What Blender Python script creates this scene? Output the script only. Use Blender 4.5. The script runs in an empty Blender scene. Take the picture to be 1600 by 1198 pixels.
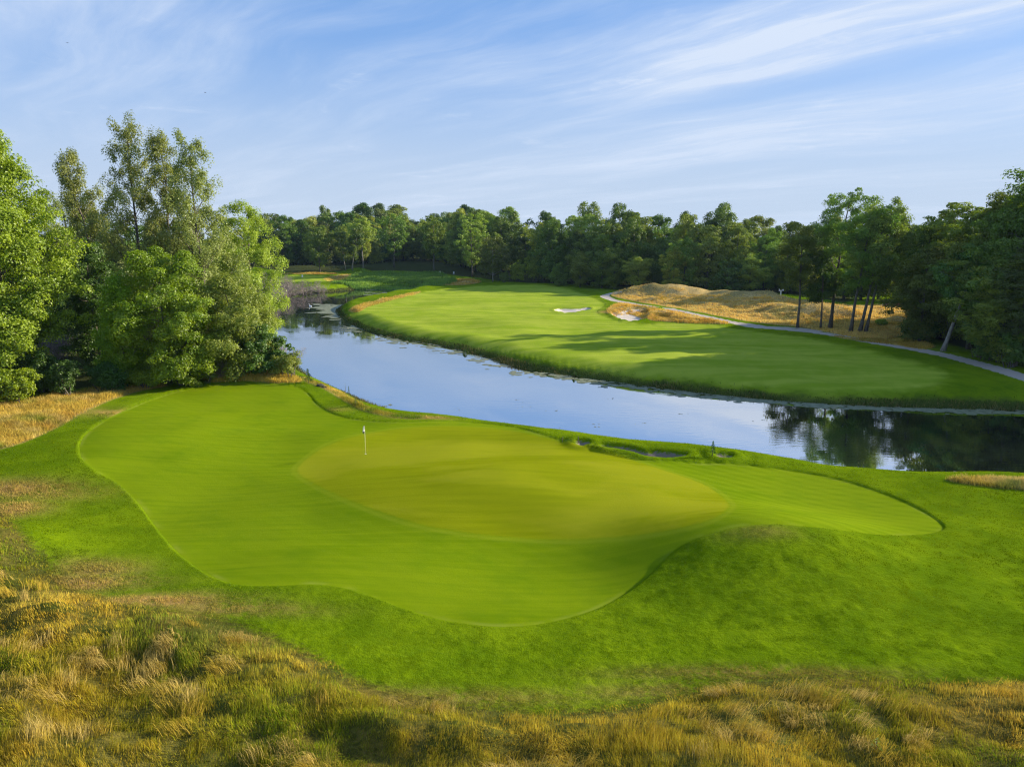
import bpy, math
import numpy as np

PI = math.pi
sc = bpy.context.scene
COL = sc.collection
RNG = np.random.default_rng(7)

# ------------------------------------------------------------------ camera model
F_PX, CX, CY, CAM_Z, PITCH = 1081.0, 800.0, 599.0, 19.0, math.radians(12.0)
CP, SP = math.cos(PITCH), math.sin(PITCH)
SUN_EL, SUN_AZ = math.radians(21.0), math.radians(75.0)      # azimuth measured from +Y towards +X
SUN_H = np.array([math.sin(SUN_AZ), math.cos(SUN_AZ)])

def ray(px, py):
    a = (np.asarray(px, float) - CX) / F_PX
    b = -(np.asarray(py, float) - CY) / F_PX
    return a, CP + b * SP, -SP + b * CP

def P(px, py, z=1.7):
    dx, dy, dz = ray(px, py)
    dz = np.minimum(dz, -1e-3)
    t = (z - CAM_Z) / dz
    return dx * t, dy * t

def z_for_row(y, py):
    k = (CY - py) / F_PX
    return CAM_Z + y * (k * CP - SP) / (CP + k * SP)

def row_depth(y, z=1.7):
    return y * CP + (CAM_Z - z) * SP

def pix(x, y, z):
    fw = y * CP - (z - CAM_Z) * SP
    up = y * SP + (z - CAM_Z) * CP
    return CX + F_PX * x / fw, CY - F_PX * up / fw

# ------------------------------------------------------------------ numpy noise
def _h(ix, iy, seed):
    n = (ix.astype(np.int64) * 374761393 + iy.astype(np.int64) * 668265263 + seed * 974711) & 0x7fffffff
    n = ((n ^ (n >> 13)) * 1274126177) & 0x7fffffff
    n = n ^ (n >> 16)
    return (n & 0xffff) / 65535.0

def vn(x, y, seed=0):
    x = np.asarray(x, float); y = np.asarray(y, float)
    ix = np.floor(x); iy = np.floor(y)
    fx = x - ix; fy = y - iy
    fx = fx * fx * fx * (fx * (fx * 6 - 15) + 10); fy = fy * fy * fy * (fy * (fy * 6 - 15) + 10)
    a = _h(ix, iy, seed); b = _h(ix + 1, iy, seed); c = _h(ix, iy + 1, seed); d = _h(ix + 1, iy + 1, seed)
    return (a + (b - a) * fx) * (1 - fy) + (c + (d - c) * fx) * fy

def fbm(x, y, seed=0, octv=4, gain=.5):
    s = 0; a = 1; t = 0
    for k in range(octv):
        s = s + a * (vn(x * 1.02 ** k, y, seed + k * 17) - .5); t += a
        x, y = x * 1.6 + y * 1.2, y * 1.6 - x * 1.2
        a *= gain
    return s / t * 2          # about -1..1

def sst(a, b, x):
    t = np.clip((x - a) / (b - a), 0, 1)
    return t * t * (3 - 2 * t)

# ------------------------------------------------------------------ polygons
def spline(pts, n=6, closed=True):
    p = np.array(pts, float); N = len(p); out = []
    rng = range(N) if closed else range(N - 1)
    for i in rng:
        if closed:
            a, b, c, d = p[i - 1], p[i], p[(i + 1) % N], p[(i + 2) % N]
        else:
            a, b, c, d = p[max(i - 1, 0)], p[i], p[i + 1], p[min(i + 2, N - 1)]
        for k in range(n):
            t = k / n
            out.append(.5 * ((2 * b) + (c - a) * t + (2 * a - 5 * b + 4 * c - d) * t * t + (3 * b - a - 3 * c + d) * t ** 3))
    if not closed:
        out.append(p[-1])
    return np.array(out)

def sdist(x, y, poly, closed=True, margin=10.0):
    """signed distance to a polygon, positive inside; clipped at margin"""
    x = np.asarray(x, float).ravel(); y = np.asarray(y, float).ravel()
    res = np.full(x.shape, -margin)
    lo = poly.min(0) - margin; hi = poly.max(0) + margin
    idx = np.nonzero((x > lo[0]) & (x < hi[0]) & (y > lo[1]) & (y < hi[1]))[0]
    a = poly if closed else poly[:-1]
    b = np.roll(poly, -1, 0) if closed else poly[1:]
    ex, ey = (b - a).T
    L = ex * ex + ey * ey + 1e-12
    for s in range(0, len(idx), 20000):
        q = idx[s:s + 20000]
        X = x[q][:, None] - a[:, 0]; Y = y[q][:, None] - a[:, 1]
        t = np.clip((X * ex + Y * ey) / L, 0, 1)
        d = np.sqrt(((X - t * ex) ** 2 + (Y - t * ey) ** 2).min(1))
        if closed:
            cr = ((a[:, 1] > y[q][:, None]) != (b[:, 1] > y[q][:, None]))
            xi = a[:, 0] + (y[q][:, None] - a[:, 1]) * ex / np.where(np.abs(ey) < 1e-9, 1e-9, ey)
            ins = ((cr & (x[q][:, None] < xi)).sum(1) % 2) == 1
            d = np.where(ins, d, -d)
        else:
            d = -d
        res[q] = np.clip(d, -margin, margin)
    return res

# the pond, traced at water level
WATER_PX = [(1600, 750), (1500, 746), (1400, 745), (1300, 738), (1230, 727), (1160, 716), (1100, 707), (1000, 695), (900, 683),
            (850, 674), (800, 667), (740, 660), (660, 654), (610, 645), (578, 634), (548, 619), (520, 607), (492, 596), (474, 582),
            (452, 562), (425, 540), (400, 515), (380, 492), (372, 476), (400, 467), (450, 461), (515, 456), (560, 452), (610, 450),
            (648, 451), (640, 456), (600, 463), (560, 471), (533, 480), (528, 490), (545, 503), (575, 517), (620, 528), (670, 536),
            (720, 546), (765, 559), (800, 571), (850, 581), (930, 592), (1010, 603), (1100, 614), (1200, 624), (1300, 631),
            (1400, 635), (1500, 638), (1600, 640), (1800, 648), (2100, 660), (2100, 800), (1800, 765)]
_w = spline(WATER_PX, 4)
WATER = np.stack(P(_w[:, 0], _w[:, 1], 0.0), 1)

# rolling ground: (pixel x, pixel y, radius x, radius y, height)
BUMPS = [(10, 868, 3.2, 2.2, 1.0), (110, 985, 3.5, 2.2, .5), (1170, 860, 6.4, 4.4, 1.55), (1260, 900, 10, 6, .6), (405, 593, 13, 7, 1.0), (40, 640, 22, 12, 1.2), (340, 765, 8, 8, -.8),
         (800, 762, 15, 7.5, 1.05), (240, 705, 7, 5, .5), (560, 890, 7, 3, .35), (370, 640, 8, 3.5, -.3), (925, 691, 3.2, 1.1, .25), (985, 698, 3.2, 1.1, .3), (1050, 706, 3.2, 1.1, .3), (1110, 711, 3.2, 1.1, .25), (850, 682, 4, 2.0, .35), (1300, 780, 9, 6, -.25),
         (690, 900, 10, 5, -.35), (930, 905, 5, 3.5, -.32), (420, 930, 8, 3.5, .35),
         (1010, 462, 10, 7, 2.7), (1085, 466, 11, 8, 2.9), (1160, 472, 11, 8, 2.6), (1225, 478, 9, 7, 2.1), (1270, 490, 9, 6, 1.2), (1010, 488, 9, 5, 1.3), (1060, 496, 10, 4, .6),
         (1340, 495, 20, 10, .5), (890, 480, 7, 3, .5), (700, 470, 25, 10, .5), (830, 500, 22, 8, .55), (720, 505, 18, 5, .4), (900, 530, 18, 5, .35),
         (640, 492, 14, 5, .45), (540, 432, 25, 14, 1.2), (715, 437, 20, 10, .8)]
_B = []
for bx, by, rx, ry, hh in BUMPS:
    wx, wy = P(bx, by, 1.7)
    _B.append((float(wx), float(wy), rx, ry, hh))

def land(x, y):
    L = np.full(np.shape(x), 1.7)
    for wx, wy, rx, ry, hh in _B:
        L = L + hh * np.exp(-((x - wx) / rx) ** 2 - ((y - wy) / ry) ** 2)
    r = np.hypot(x, y)
    L = L + .42 * fbm(x / 21., y / 17., 3, 3) * sst(30, 70, r) + .10 * fbm(x / 7., y / 6., 9, 2) + .34 * fbm(x / 11., y / 7.5, 151, 2) * sst(24, 40, r)
    L = L + 3.2 * sst(255, 330, y) + 5.5 * np.exp(-((x - 75) / 70) ** 2 - ((y - 420) / 70) ** 2)
    return L

def H0(x, y, dw=None):
    x = np.asarray(x, float); y = np.asarray(y, float); shp = x.shape
    if dw is None:
        dw = -sdist(x, y, WATER, margin=14.0).reshape(shp)
    L = land(x, y)
    bw = 5.0 + 1.2 * fbm(x / 9., y / 9., 21, 2)
    up = L * np.clip(dw / bw, 0, 1) ** .62
    t = np.clip(dw / bw, 0, 1)
    up = L * (1 - (1 - t) ** 1.75)
    return np.where(dw > 0, up, -1.3 * sst(0, 4, -dw) - .03)

def G0(px, py):
    px = np.asarray(px, float); py = np.asarray(py, float)
    z = np.full(px.shape, 1.7)
    for k in range(16):
        x, y = P(px, py, z)
        z = .55 * z + .45 * np.maximum(H0(x, y), 0)
    return P(px, py, z)

def zone(pts, n=5):
    s = spline(pts, n)
    x, y = G0(s[:, 0], s[:, 1])
    return np.stack([x, y], 1)

GREEN = zone([(463, 735), (480, 715), (512, 695), (560, 680), (640, 668), (720, 666), (800, 673), (880, 691), (960, 710), (1040, 735), (1100, 756),
              (1134, 780), (1138, 795), (1110, 812), (1060, 826), (980, 838), (880, 843), (780, 838), (700, 828), (640, 815), (580, 795), (530, 775), (485, 753)])
FRINGE = zone([(124, 700), (130, 684), (152, 664), (187, 645), (232, 626), (282, 611), (335, 602), (400, 599), (458, 603), (480, 614), (494, 630),
               (520, 646), (560, 656), (620, 660), (680, 659), (740, 661), (810, 669), (870, 686), (935, 706), (1000, 720), (1070, 724), (1130, 725), (1190, 730),
               (1250, 738), (1320, 752), (1390, 775), (1440, 798), (1468, 817), (1471, 828), (1442, 835), (1380, 836), (1320, 830), (1260, 823),
               (1205, 819), (1160, 822), (1110, 834), (1070, 850), (1040, 872), (1012, 900), (980, 925), (940, 948), (890, 965), (830, 977), (770, 979),
               (710, 972), (650, 957), (590, 935), (540, 919), (490, 913), (440, 915), (390, 915), (350, 908), (310, 888), (275, 860), (245, 825),
               (215, 785), (185, 756), (150, 736), (128, 716)])
FAIRWAY = zone([(548, 492), (562, 480), (610, 467), (680, 454), (760, 447), (850, 446), (900, 456), (945, 474), (935, 490), (1000, 507), (1080, 504), (1150, 514),
                (1230, 524), (1300, 536), (1370, 552), (1440, 570), (1480, 588), (1425, 611), (1300, 616), (1200, 608), (1100, 597), (1000, 587),
                (900, 572), (840, 560), (780, 549), (700, 534), (640, 523), (585, 510)])
FARGREEN = zone([(425, 441), (435, 434), (470, 430), (510, 432), (530, 436), (522, 440), (480, 441)])
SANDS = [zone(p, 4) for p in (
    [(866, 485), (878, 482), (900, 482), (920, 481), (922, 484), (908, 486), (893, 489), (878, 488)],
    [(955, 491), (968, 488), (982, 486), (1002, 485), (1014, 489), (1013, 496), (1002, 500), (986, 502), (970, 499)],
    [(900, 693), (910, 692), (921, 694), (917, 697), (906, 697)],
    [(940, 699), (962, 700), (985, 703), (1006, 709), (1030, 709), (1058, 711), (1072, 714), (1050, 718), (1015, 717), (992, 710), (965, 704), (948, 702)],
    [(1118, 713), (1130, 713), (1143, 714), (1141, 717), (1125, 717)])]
FESCUE = [zone(p, 4) for p in (
    [(-260, 690), (-100, 745), (-20, 775), (14, 806), (40, 838), (66, 868), (84, 896), (125, 925), (200, 945), (280, 955), (340, 963), (400, 985), (460, 1011), (520, 1040),
     (565, 1064), (640, 1088), (720, 1102), (820, 1112), (920, 1111), (1000, 1100), (1080, 1080), (1150, 1064), (1220, 1056), (1300, 1056),
     (1400, 1062), (1500, 1066), (1800, 1062), (2300, 1075), (2500, 1500), (800, 2300), (-600, 1500)],
    [(-300, 660), (-80, 640), (0, 633), (60, 623), (150, 609), (225, 600), (262, 604), (205, 616), (140, 641), (100, 664), (50, 688), (0, 704), (-80, 722), (-300, 760)],
    [(318, 592), (345, 584), (400, 580), (440, 586), (472, 597), (430, 599), (380, 596), (335, 598)],
    [(955, 461), (990, 449), (1080, 452), (1150, 459), (1215, 466), (1280, 473), (1330, 477), (1430, 479), (1445, 505), (1400, 528), (1350, 530),
     (1300, 521), (1250, 512), (1190, 506), (1120, 494), (1050, 481), (985, 470)],
    [(950, 492), (952, 480), (975, 474), (1030, 484), (1085, 493), (1140, 506), (1090, 506), (1035, 503), (1012, 500), (985, 488)],
    [(505, 436), (530, 430), (570, 430), (575, 437), (545, 441), (520, 441)],
    [(440, 428), (500, 426), (560, 427), (500, 429)],
    [(672, 444), (700, 437), (735, 436), (752, 441), (720, 446)],
    [(545, 486), (565, 476), (620, 463), (655, 456), (650, 460), (610, 470), (575, 480), (560, 488)],
    [(1480, 752), (1540, 747), (1600, 748), (1700, 756), (1700, 776), (1600, 768), (1540, 762)],
    [(1300, 524), (1360, 531), (1420, 530), (1460, 541), (1440, 546), (1390, 538), (1330, 532)],
    [(476, 590), (505, 601), (532, 612), (552, 625), (578, 638), (625, 649), (665, 654), (640, 656), (600, 651), (566, 642), (536, 626), (505, 608), (478, 597)])]
DRY = [(20, 765, 5, 1.6, .75), (60, 762, 4, 1.2, .55), (5, 795, 2.5, 1.6, .9), (120, 912, 3.5, 1.0, .75), (230, 938, 4, .8, .8), (340, 950, 4, .6, .5), (150, 890, 2.5, 1.2, .55),
       (1190, 830, 2.0, .6, .22), (660, 652, 2.5, .7, .9), (520, 640, 2, .8, .3), (180, 645, 5, 1.6, .6), (700, 1090, 5, .6, .4), (1180, 1050, 5, .5, .5),
       (950, 487, 5, 2.0, .8), (1400, 515, 12, 6, .8), (1060, 1080, 4, .6, .4)]
PATHS = []
for pts in ([(966, 457.5), (953, 459), (945, 463), (958, 469), (985, 474), (1030, 481), (1080, 490), (1130, 501), (1180, 510), (1230, 515), (1270, 519),
             (1310, 525), (1360, 534), (1400, 541), (1450, 550), (1500, 561), (1550, 575), (1600, 590), (1680, 616)],
            [(1190, 512), (1235, 513), (1275, 517)],
            [(1300, 478), (1350, 478.5), (1400, 479), (1440, 482)]):
    s = spline(pts, 5, closed=False)
    PATHS.append(np.stack(G0(s[:, 0], s[:, 1]), 1))
WOODS = [zone(p, 4) for p in (
    [(-300, 640), (-50, 628), (60, 618), (160, 604), (260, 600), (320, 588), (400, 578), (450, 580), (470, 590), (440, 560), (400, 510), (360, 480), (200, 455), (-300, 470)],
    [(430, 424), (560, 424), (640, 424), (740, 434), (800, 441), (880, 444), (960, 448), (1100, 452), (1220, 459), (1290, 468), (1330, 470), (1330, 400), (1000, 395), (400, 395)],
    [(1420, 520), (1470, 534), (1540, 556), (1600, 574), (1700, 610), (1900, 640), (2300, 560), (1700, 480), (1440, 500)])]

def far_sd(lst, x, y, margin=6.0, closed=True):
    d = np.full(np.shape(x), -margin).ravel()
    for p in lst:
        d = np.maximum(d, sdist(x, y, p, closed, margin))
    return d

def H(x, y, full=False):
    """finished ground height; full also returns every zone's signed distance"""
    x = np.asarray(x, float); y = np.asarray(y, float); shp = x.shape
    x = x.ravel(); y = y.ravel()
    dw = -sdist(x, y, WATER, margin=14.0)
    h = H0(x, y, dw)
    g = sdist(x, y, GREEN, margin=6.); fr = sdist(x, y, FRINGE, margin=6.)
    fa = np.maximum(sdist(x, y, FAIRWAY, margin=6.), sdist(x, y, FARGREEN, margin=6.))
    sa = far_sd(SANDS, x, y, 4.); fe = far_sd(FESCUE, x, y, 8.)
    pa = np.maximum(1.35 + np.maximum(sdist(x, y, PATHS[0], False, 6.), sdist(x, y, PATHS[1], False, 6.)), 1.2 + sdist(x, y, PATHS[2], False, 6.))
    wo = far_sd(WOODS, x, y, 8.)
    near = 1 - sst(38, 60, np.hypot(x, y))
    short = np.maximum(np.maximum(fr, fa), np.maximum(pa, sa))
    rough = sst(.0, .16, -short) * sst(.3, 2.0, dw)
    h = h + rough * (.10 + 0.020 * fbm(x / .36, y / .30, 31, 2) * (1 - sst(30, 75, np.hypot(x, y)))
                     + .032 * fbm(x / 1.9, y / 1.4, 37, 2))
    fz = sst(0, 3.0, fe) * near
    h = h + fz * (.85 + .75 * fbm(x / 3.6, y / 2.6, 41, 3)) + sst(0, 1.5, fe) * .10 * fbm(x / 1.1, y / .9, 43, 2) * sst(.5, 2.5, dw)
    dune = sst(0, 5, fe) * sst(100, 130, y)
    h = h + dune * 1.5 * fbm(x / 9., y / 7., 47, 3)
    h = h - .55 * sst(-.05, .9, sa) + .22 * np.exp(-((sa + .5) / .55) ** 2)
    h = h + .035 * np.exp(-((fr) / .35) ** 2) * 0
    if full:
        return h.reshape(shp), dict(s_green=g, s_fringe=fr, s_fair=fa, s_sand=sa, s_fesc=fe, s_path=pa, s_wood=wo, s_bank=dw)
    return h.reshape(shp)

def ground_z(x, y):
    if GRID: return float(look(x, y, 'h'))
    return float(H(np.array([x]), np.array([y]))[0])

def G(px, py):
    """the point of the ground seen at a pixel"""
    z = 1.7
    for k in range(20):
        x, y = P(px, py, z)
        z = .55 * z + .45 * max(ground_z(x, y), 0)
    x, y = P(px, py, z)
    return float(x), float(y), ground_z(x, y)

# ------------------------------------------------------------------ mesh helpers
def np_mesh(name, verts, faces=None, loops=None, sizes=None, attrs=None, mat=None, smooth=False):
    me = bpy.data.meshes.new(name)
    verts = np.ascontiguousarray(verts, np.float32)
    if faces is not None:
        faces = np.ascontiguousarray(faces, np.int32)
        loops = faces.ravel(); sizes = np.full(len(faces), faces.shape[1], np.int32)
    me.vertices.add(len(verts)); me.vertices.foreach_set('co', verts.ravel())
    me.loops.add(len(loops)); me.loops.foreach_set('vertex_index', np.ascontiguousarray(loops, np.int32))
    st = np.zeros(len(sizes), np.int32); st[1:] = np.cumsum(sizes)[:-1]
    me.polygons.add(len(sizes)); me.polygons.foreach_set('loop_start', st)
    me.polygons.foreach_set('use_smooth', np.full(len(sizes), smooth))
    for k, (dom, typ, arr) in (attrs or {}).items():
        a = me.attributes.new(k, typ, dom)
        a.data.foreach_set('color' if typ == 'FLOAT_COLOR' else 'value', np.ascontiguousarray(arr, np.float32).ravel())
    if mat:
        me.materials.append(mat)
    me.update(calc_edges=True)
    return me

def link(name, data, parent=None, loc=(0, 0, 0), rot=(0, 0, 0), scale=(1, 1, 1)):
    o = bpy.data.objects.new(name, data); COL.objects.link(o)
    o.parent = parent; o.location = loc; o.rotation_euler = rot; o.scale = scale
    return o

def tag(o, label=None, cat=None, group=None, kind=None):
    if label: o['label'] = label
    if cat: o['category'] = cat
    if group: o['group'] = group
    if kind: o['kind'] = kind
    return o

class MB:
    """collects tubes, boxes and lathes into one mesh"""
    def __init__(s): s.v = []; s.f = []; s.n = 0
    def add(s, v, f):
        v = np.asarray(v, float)
        s.v.append(v); s.f += [tuple(i + s.n for i in q) for q in f]; s.n += len(v)
    def tube(s, pts, radii, sides=6, cap=True):
        pts = np.asarray(pts, float); n = len(pts)
        d = np.gradient(pts, axis=0); d /= np.linalg.norm(d, axis=1)[:, None] + 1e-9
        ref = np.array([0, 0, 1.]) if abs(d[0][2]) < .8 else np.array([1., 0, 0])
        V = []
        for i in range(n):
            a = np.cross(d[i], ref); a /= np.linalg.norm(a) + 1e-9; b = np.cross(d[i], a)
            for k in range(sides):
                t = 2 * PI * k / sides
                V.append(pts[i] + radii[i] * (math.cos(t) * a + math.sin(t) * b))
        fs = []
        for i in range(n - 1):
            for k in range(sides):
                k2 = (k + 1) % sides
                fs.append((i * sides + k, i * sides + k2, (i + 1) * sides + k2, (i + 1) * sides + k))
        if cap:
            fs.append(tuple(range(sides))[::-1]); fs.append(tuple((n - 1) * sides + k for k in range(sides)))
        s.add(V, fs)
    def box(s, c, d, rz=0.0, taper=1.0):
        c = np.asarray(c, float); x, y, z = np.asarray(d, float) / 2
        V = []
        for sz in (-1, 1):
            k = taper if sz > 0 else 1
            for sx, sy in ((-1, -1), (1, -1), (1, 1), (-1, 1)):
                a, b = sx * x * k, sy * y * k
                V.append(c + np.array([a * math.cos(rz) - b * math.sin(rz), a * math.sin(rz) + b * math.cos(rz), sz * z]))
        s.add(V, [(3, 2, 1, 0), (4, 5, 6, 7), (0, 1, 5, 4), (1, 2, 6, 5), (2, 3, 7, 6), (3, 0, 4, 7)])
    def lathe(s, prof, c=(0, 0, 0), n=12):
        c = np.asarray(c, float); V = []; m = len(prof)
        for r, z in prof:
            for k in range(n):
                t = 2 * PI * k / n; V.append(c + np.array([r * math.cos(t), r * math.sin(t), z]))
        fs = [(i * n + k, i * n + (k + 1) % n, (i + 1) * n + (k + 1) % n, (i + 1) * n + k) for i in range(m - 1) for k in range(n)]
        fs.append(tuple(range(n))[::-1]); fs.append(tuple((m - 1) * n + k for k in range(n)))
        s.add(V, fs)
    def mesh(s, name, mat=None, smooth=False):
        V = np.concatenate(s.v)
        loops = np.fromiter((i for q in s.f for i in q), np.int32); sizes = np.fromiter((len(q) for q in s.f), np.int32)
        return np_mesh(name, V, None, loops, sizes, None, mat, smooth)
    def build(s, name, mat=None, parent=None, smooth=False, loc=(0, 0, 0)):
        return link(name, s.mesh(name, mat, smooth), parent, loc)

# ------------------------------------------------------------------ node helper
class NT:
    def __init__(s, tree): s.t = tree; s.t.nodes.clear()
    def n(s, typ, ins=None, **kw):
        nd = s.t.nodes.new(typ)
        for k, v in kw.items(): setattr(nd, k, v)
        for k, v in (ins or {}).items():
            sock = nd.inputs[k]
            if isinstance(v, bpy.types.NodeSocket): s.t.links.new(v, sock)
            else: sock.default_value = v
        return nd
    def math(s, op, a, b=0.0, c=None, clamp=False):
        ins = {0: a, 1: b}
        if c is not None: ins[2] = c
        return s.n('ShaderNodeMath', ins, operation=op, use_clamp=clamp).outputs[0]
    def mapr(s, v, a, b, c=0.0, d=1.0, smooth=True):
        return s.n('ShaderNodeMapRange', {'Value': v, 'From Min': a, 'From Max': b, 'To Min': c, 'To Max': d},
                   interpolation_type='SMOOTHSTEP' if smooth else 'LINEAR').outputs[0]
    def mix(s, f, a, b, mode='MIX'):
        nd = s.t.nodes.new('ShaderNodeMix'); nd.data_type = 'RGBA'; nd.blend_type = mode
        for i, v in ((0, f), (6, a), (7, b)):
            if isinstance(v, bpy.types.NodeSocket): s.t.links.new(v, nd.inputs[i])
            else: nd.inputs[i].default_value = v if i == 0 else (*v, 1.0) if len(v) == 3 else v
        return nd.outputs[2]
    def noise(s, vec, scale, detail=3.0, rough=.55, dist=0.0):
        return s.n('ShaderNodeTexNoise', {'Vector': vec, 'Scale': scale, 'Detail': detail, 'Roughness': rough, 'Distortion': dist}).outputs['Fac']
    def attr(s, name):
        return s.n('ShaderNodeAttribute', attribute_name=name)
    def scale(s, vec, sx, sy, sz, rz=0.0):
        return s.n('ShaderNodeMapping', {'Vector': vec, 'Scale': (sx, sy, sz), 'Rotation': (0, 0, rz)}).outputs[0]

def new_mat(name):
    m = bpy.data.materials.new(name); m.use_nodes = True
    return m, NT(m.node_tree)

def simple_mat(name, col, rough=.6, var=.15, scale=6.0, metal=0.0, spec=.4):
    m, t = new_mat(name)
    pos = t.n('ShaderNodeTexCoord').outputs['Object']
    nz = t.noise(pos, scale, 4)
    c = t.mix(t.mapr(nz, .3, .7), tuple(v * (1 - var) for v in col), tuple(min(1, v * (1 + var)) for v in col))
    b = t.n('ShaderNodeBsdfPrincipled', {'Base Color': c, 'Roughness': rough, 'Metallic': metal, 'Specular IOR Level': spec})
    t.n('ShaderNodeOutputMaterial', {'Surface': b.outputs[0]})
    return m

def leaf_mat(name, ca, cb, trans=.35, tcol=(1.25, 1.3, .5), hue=.12):
    m, t = new_mat(name)
    tint = t.attr('tint').outputs['Fac']
    rnd = t.n('ShaderNodeObjectInfo').outputs['Random']
    c = t.mix(tint, ca, cb)
    v = t.mapr(rnd, 0, 1, 1 - hue * 1.5, 1 + hue * 1.5, smooth=False)
    c = t.n('ShaderNodeHueSaturation', {'Hue': t.mapr(t.math('FRACT', t.math('MULTIPLY', rnd, 7.3)), 0, 1, .5 - hue * .12, .5 + hue * .12, smooth=False),
                                        'Saturation': 1.0, 'Value': v, 'Color': c}).outputs[0]
    tc = t.mix(1.0, c, (*tcol, 1), 'MULTIPLY')
    d = t.n('ShaderNodeBsdfDiffuse', {'Color': c, 'Roughness': .4})
    tr = t.n('ShaderNodeBsdfTranslucent', {'Color': tc})
    gl = t.n('ShaderNodeBsdfGlossy', {'Color': (.8, .85, .8, 1), 'Roughness': .45})
    s1 = t.n('ShaderNodeMixShader', {0: trans, 1: d.outputs[0], 2: tr.outputs[0]})
    s2 = t.n('ShaderNodeMixShader', {0: .035, 1: s1.outputs[0], 2: gl.outputs[0]})
    t.n('ShaderNodeOutputMaterial', {'Surface': s2.outputs[0]})
    return m

def blade_mat(name, trans=.3):
    m, t = new_mat(name)
    c = t.attr('col').outputs['Color']
    d = t.n('ShaderNodeBsdfDiffuse', {'Color': c})
    tr = t.n('ShaderNodeBsdfTranslucent', {'Color': c})
    s = t.n('ShaderNodeMixShader', {0: trans, 1: d.outputs[0], 2: tr.outputs[0]})
    t.n('ShaderNodeOutputMaterial', {'Surface': s.outputs[0]})
    return m

def bark_mat(name, ca, cb):
    m, t = new_mat(name)
    pos = t.n('ShaderNodeTexCoord').outputs['Object']
    nz = t.noise(t.scale(pos, 5, 5, .8), 2.2, 5, .65)
    c = t.mix(t.mapr(nz, .32, .68), ca, cb)
    bp = t.n('ShaderNodeBump', {'Height': nz, 'Strength': .6, 'Distance': .05})
    b = t.n('ShaderNodeBsdfPrincipled', {'Base Color': c, 'Roughness': .9, 'Specular IOR Level': .2, 'Normal': bp.outputs[0]})
    t.n('ShaderNodeOutputMaterial', {'Surface': b.outputs[0]})
    return m

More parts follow.
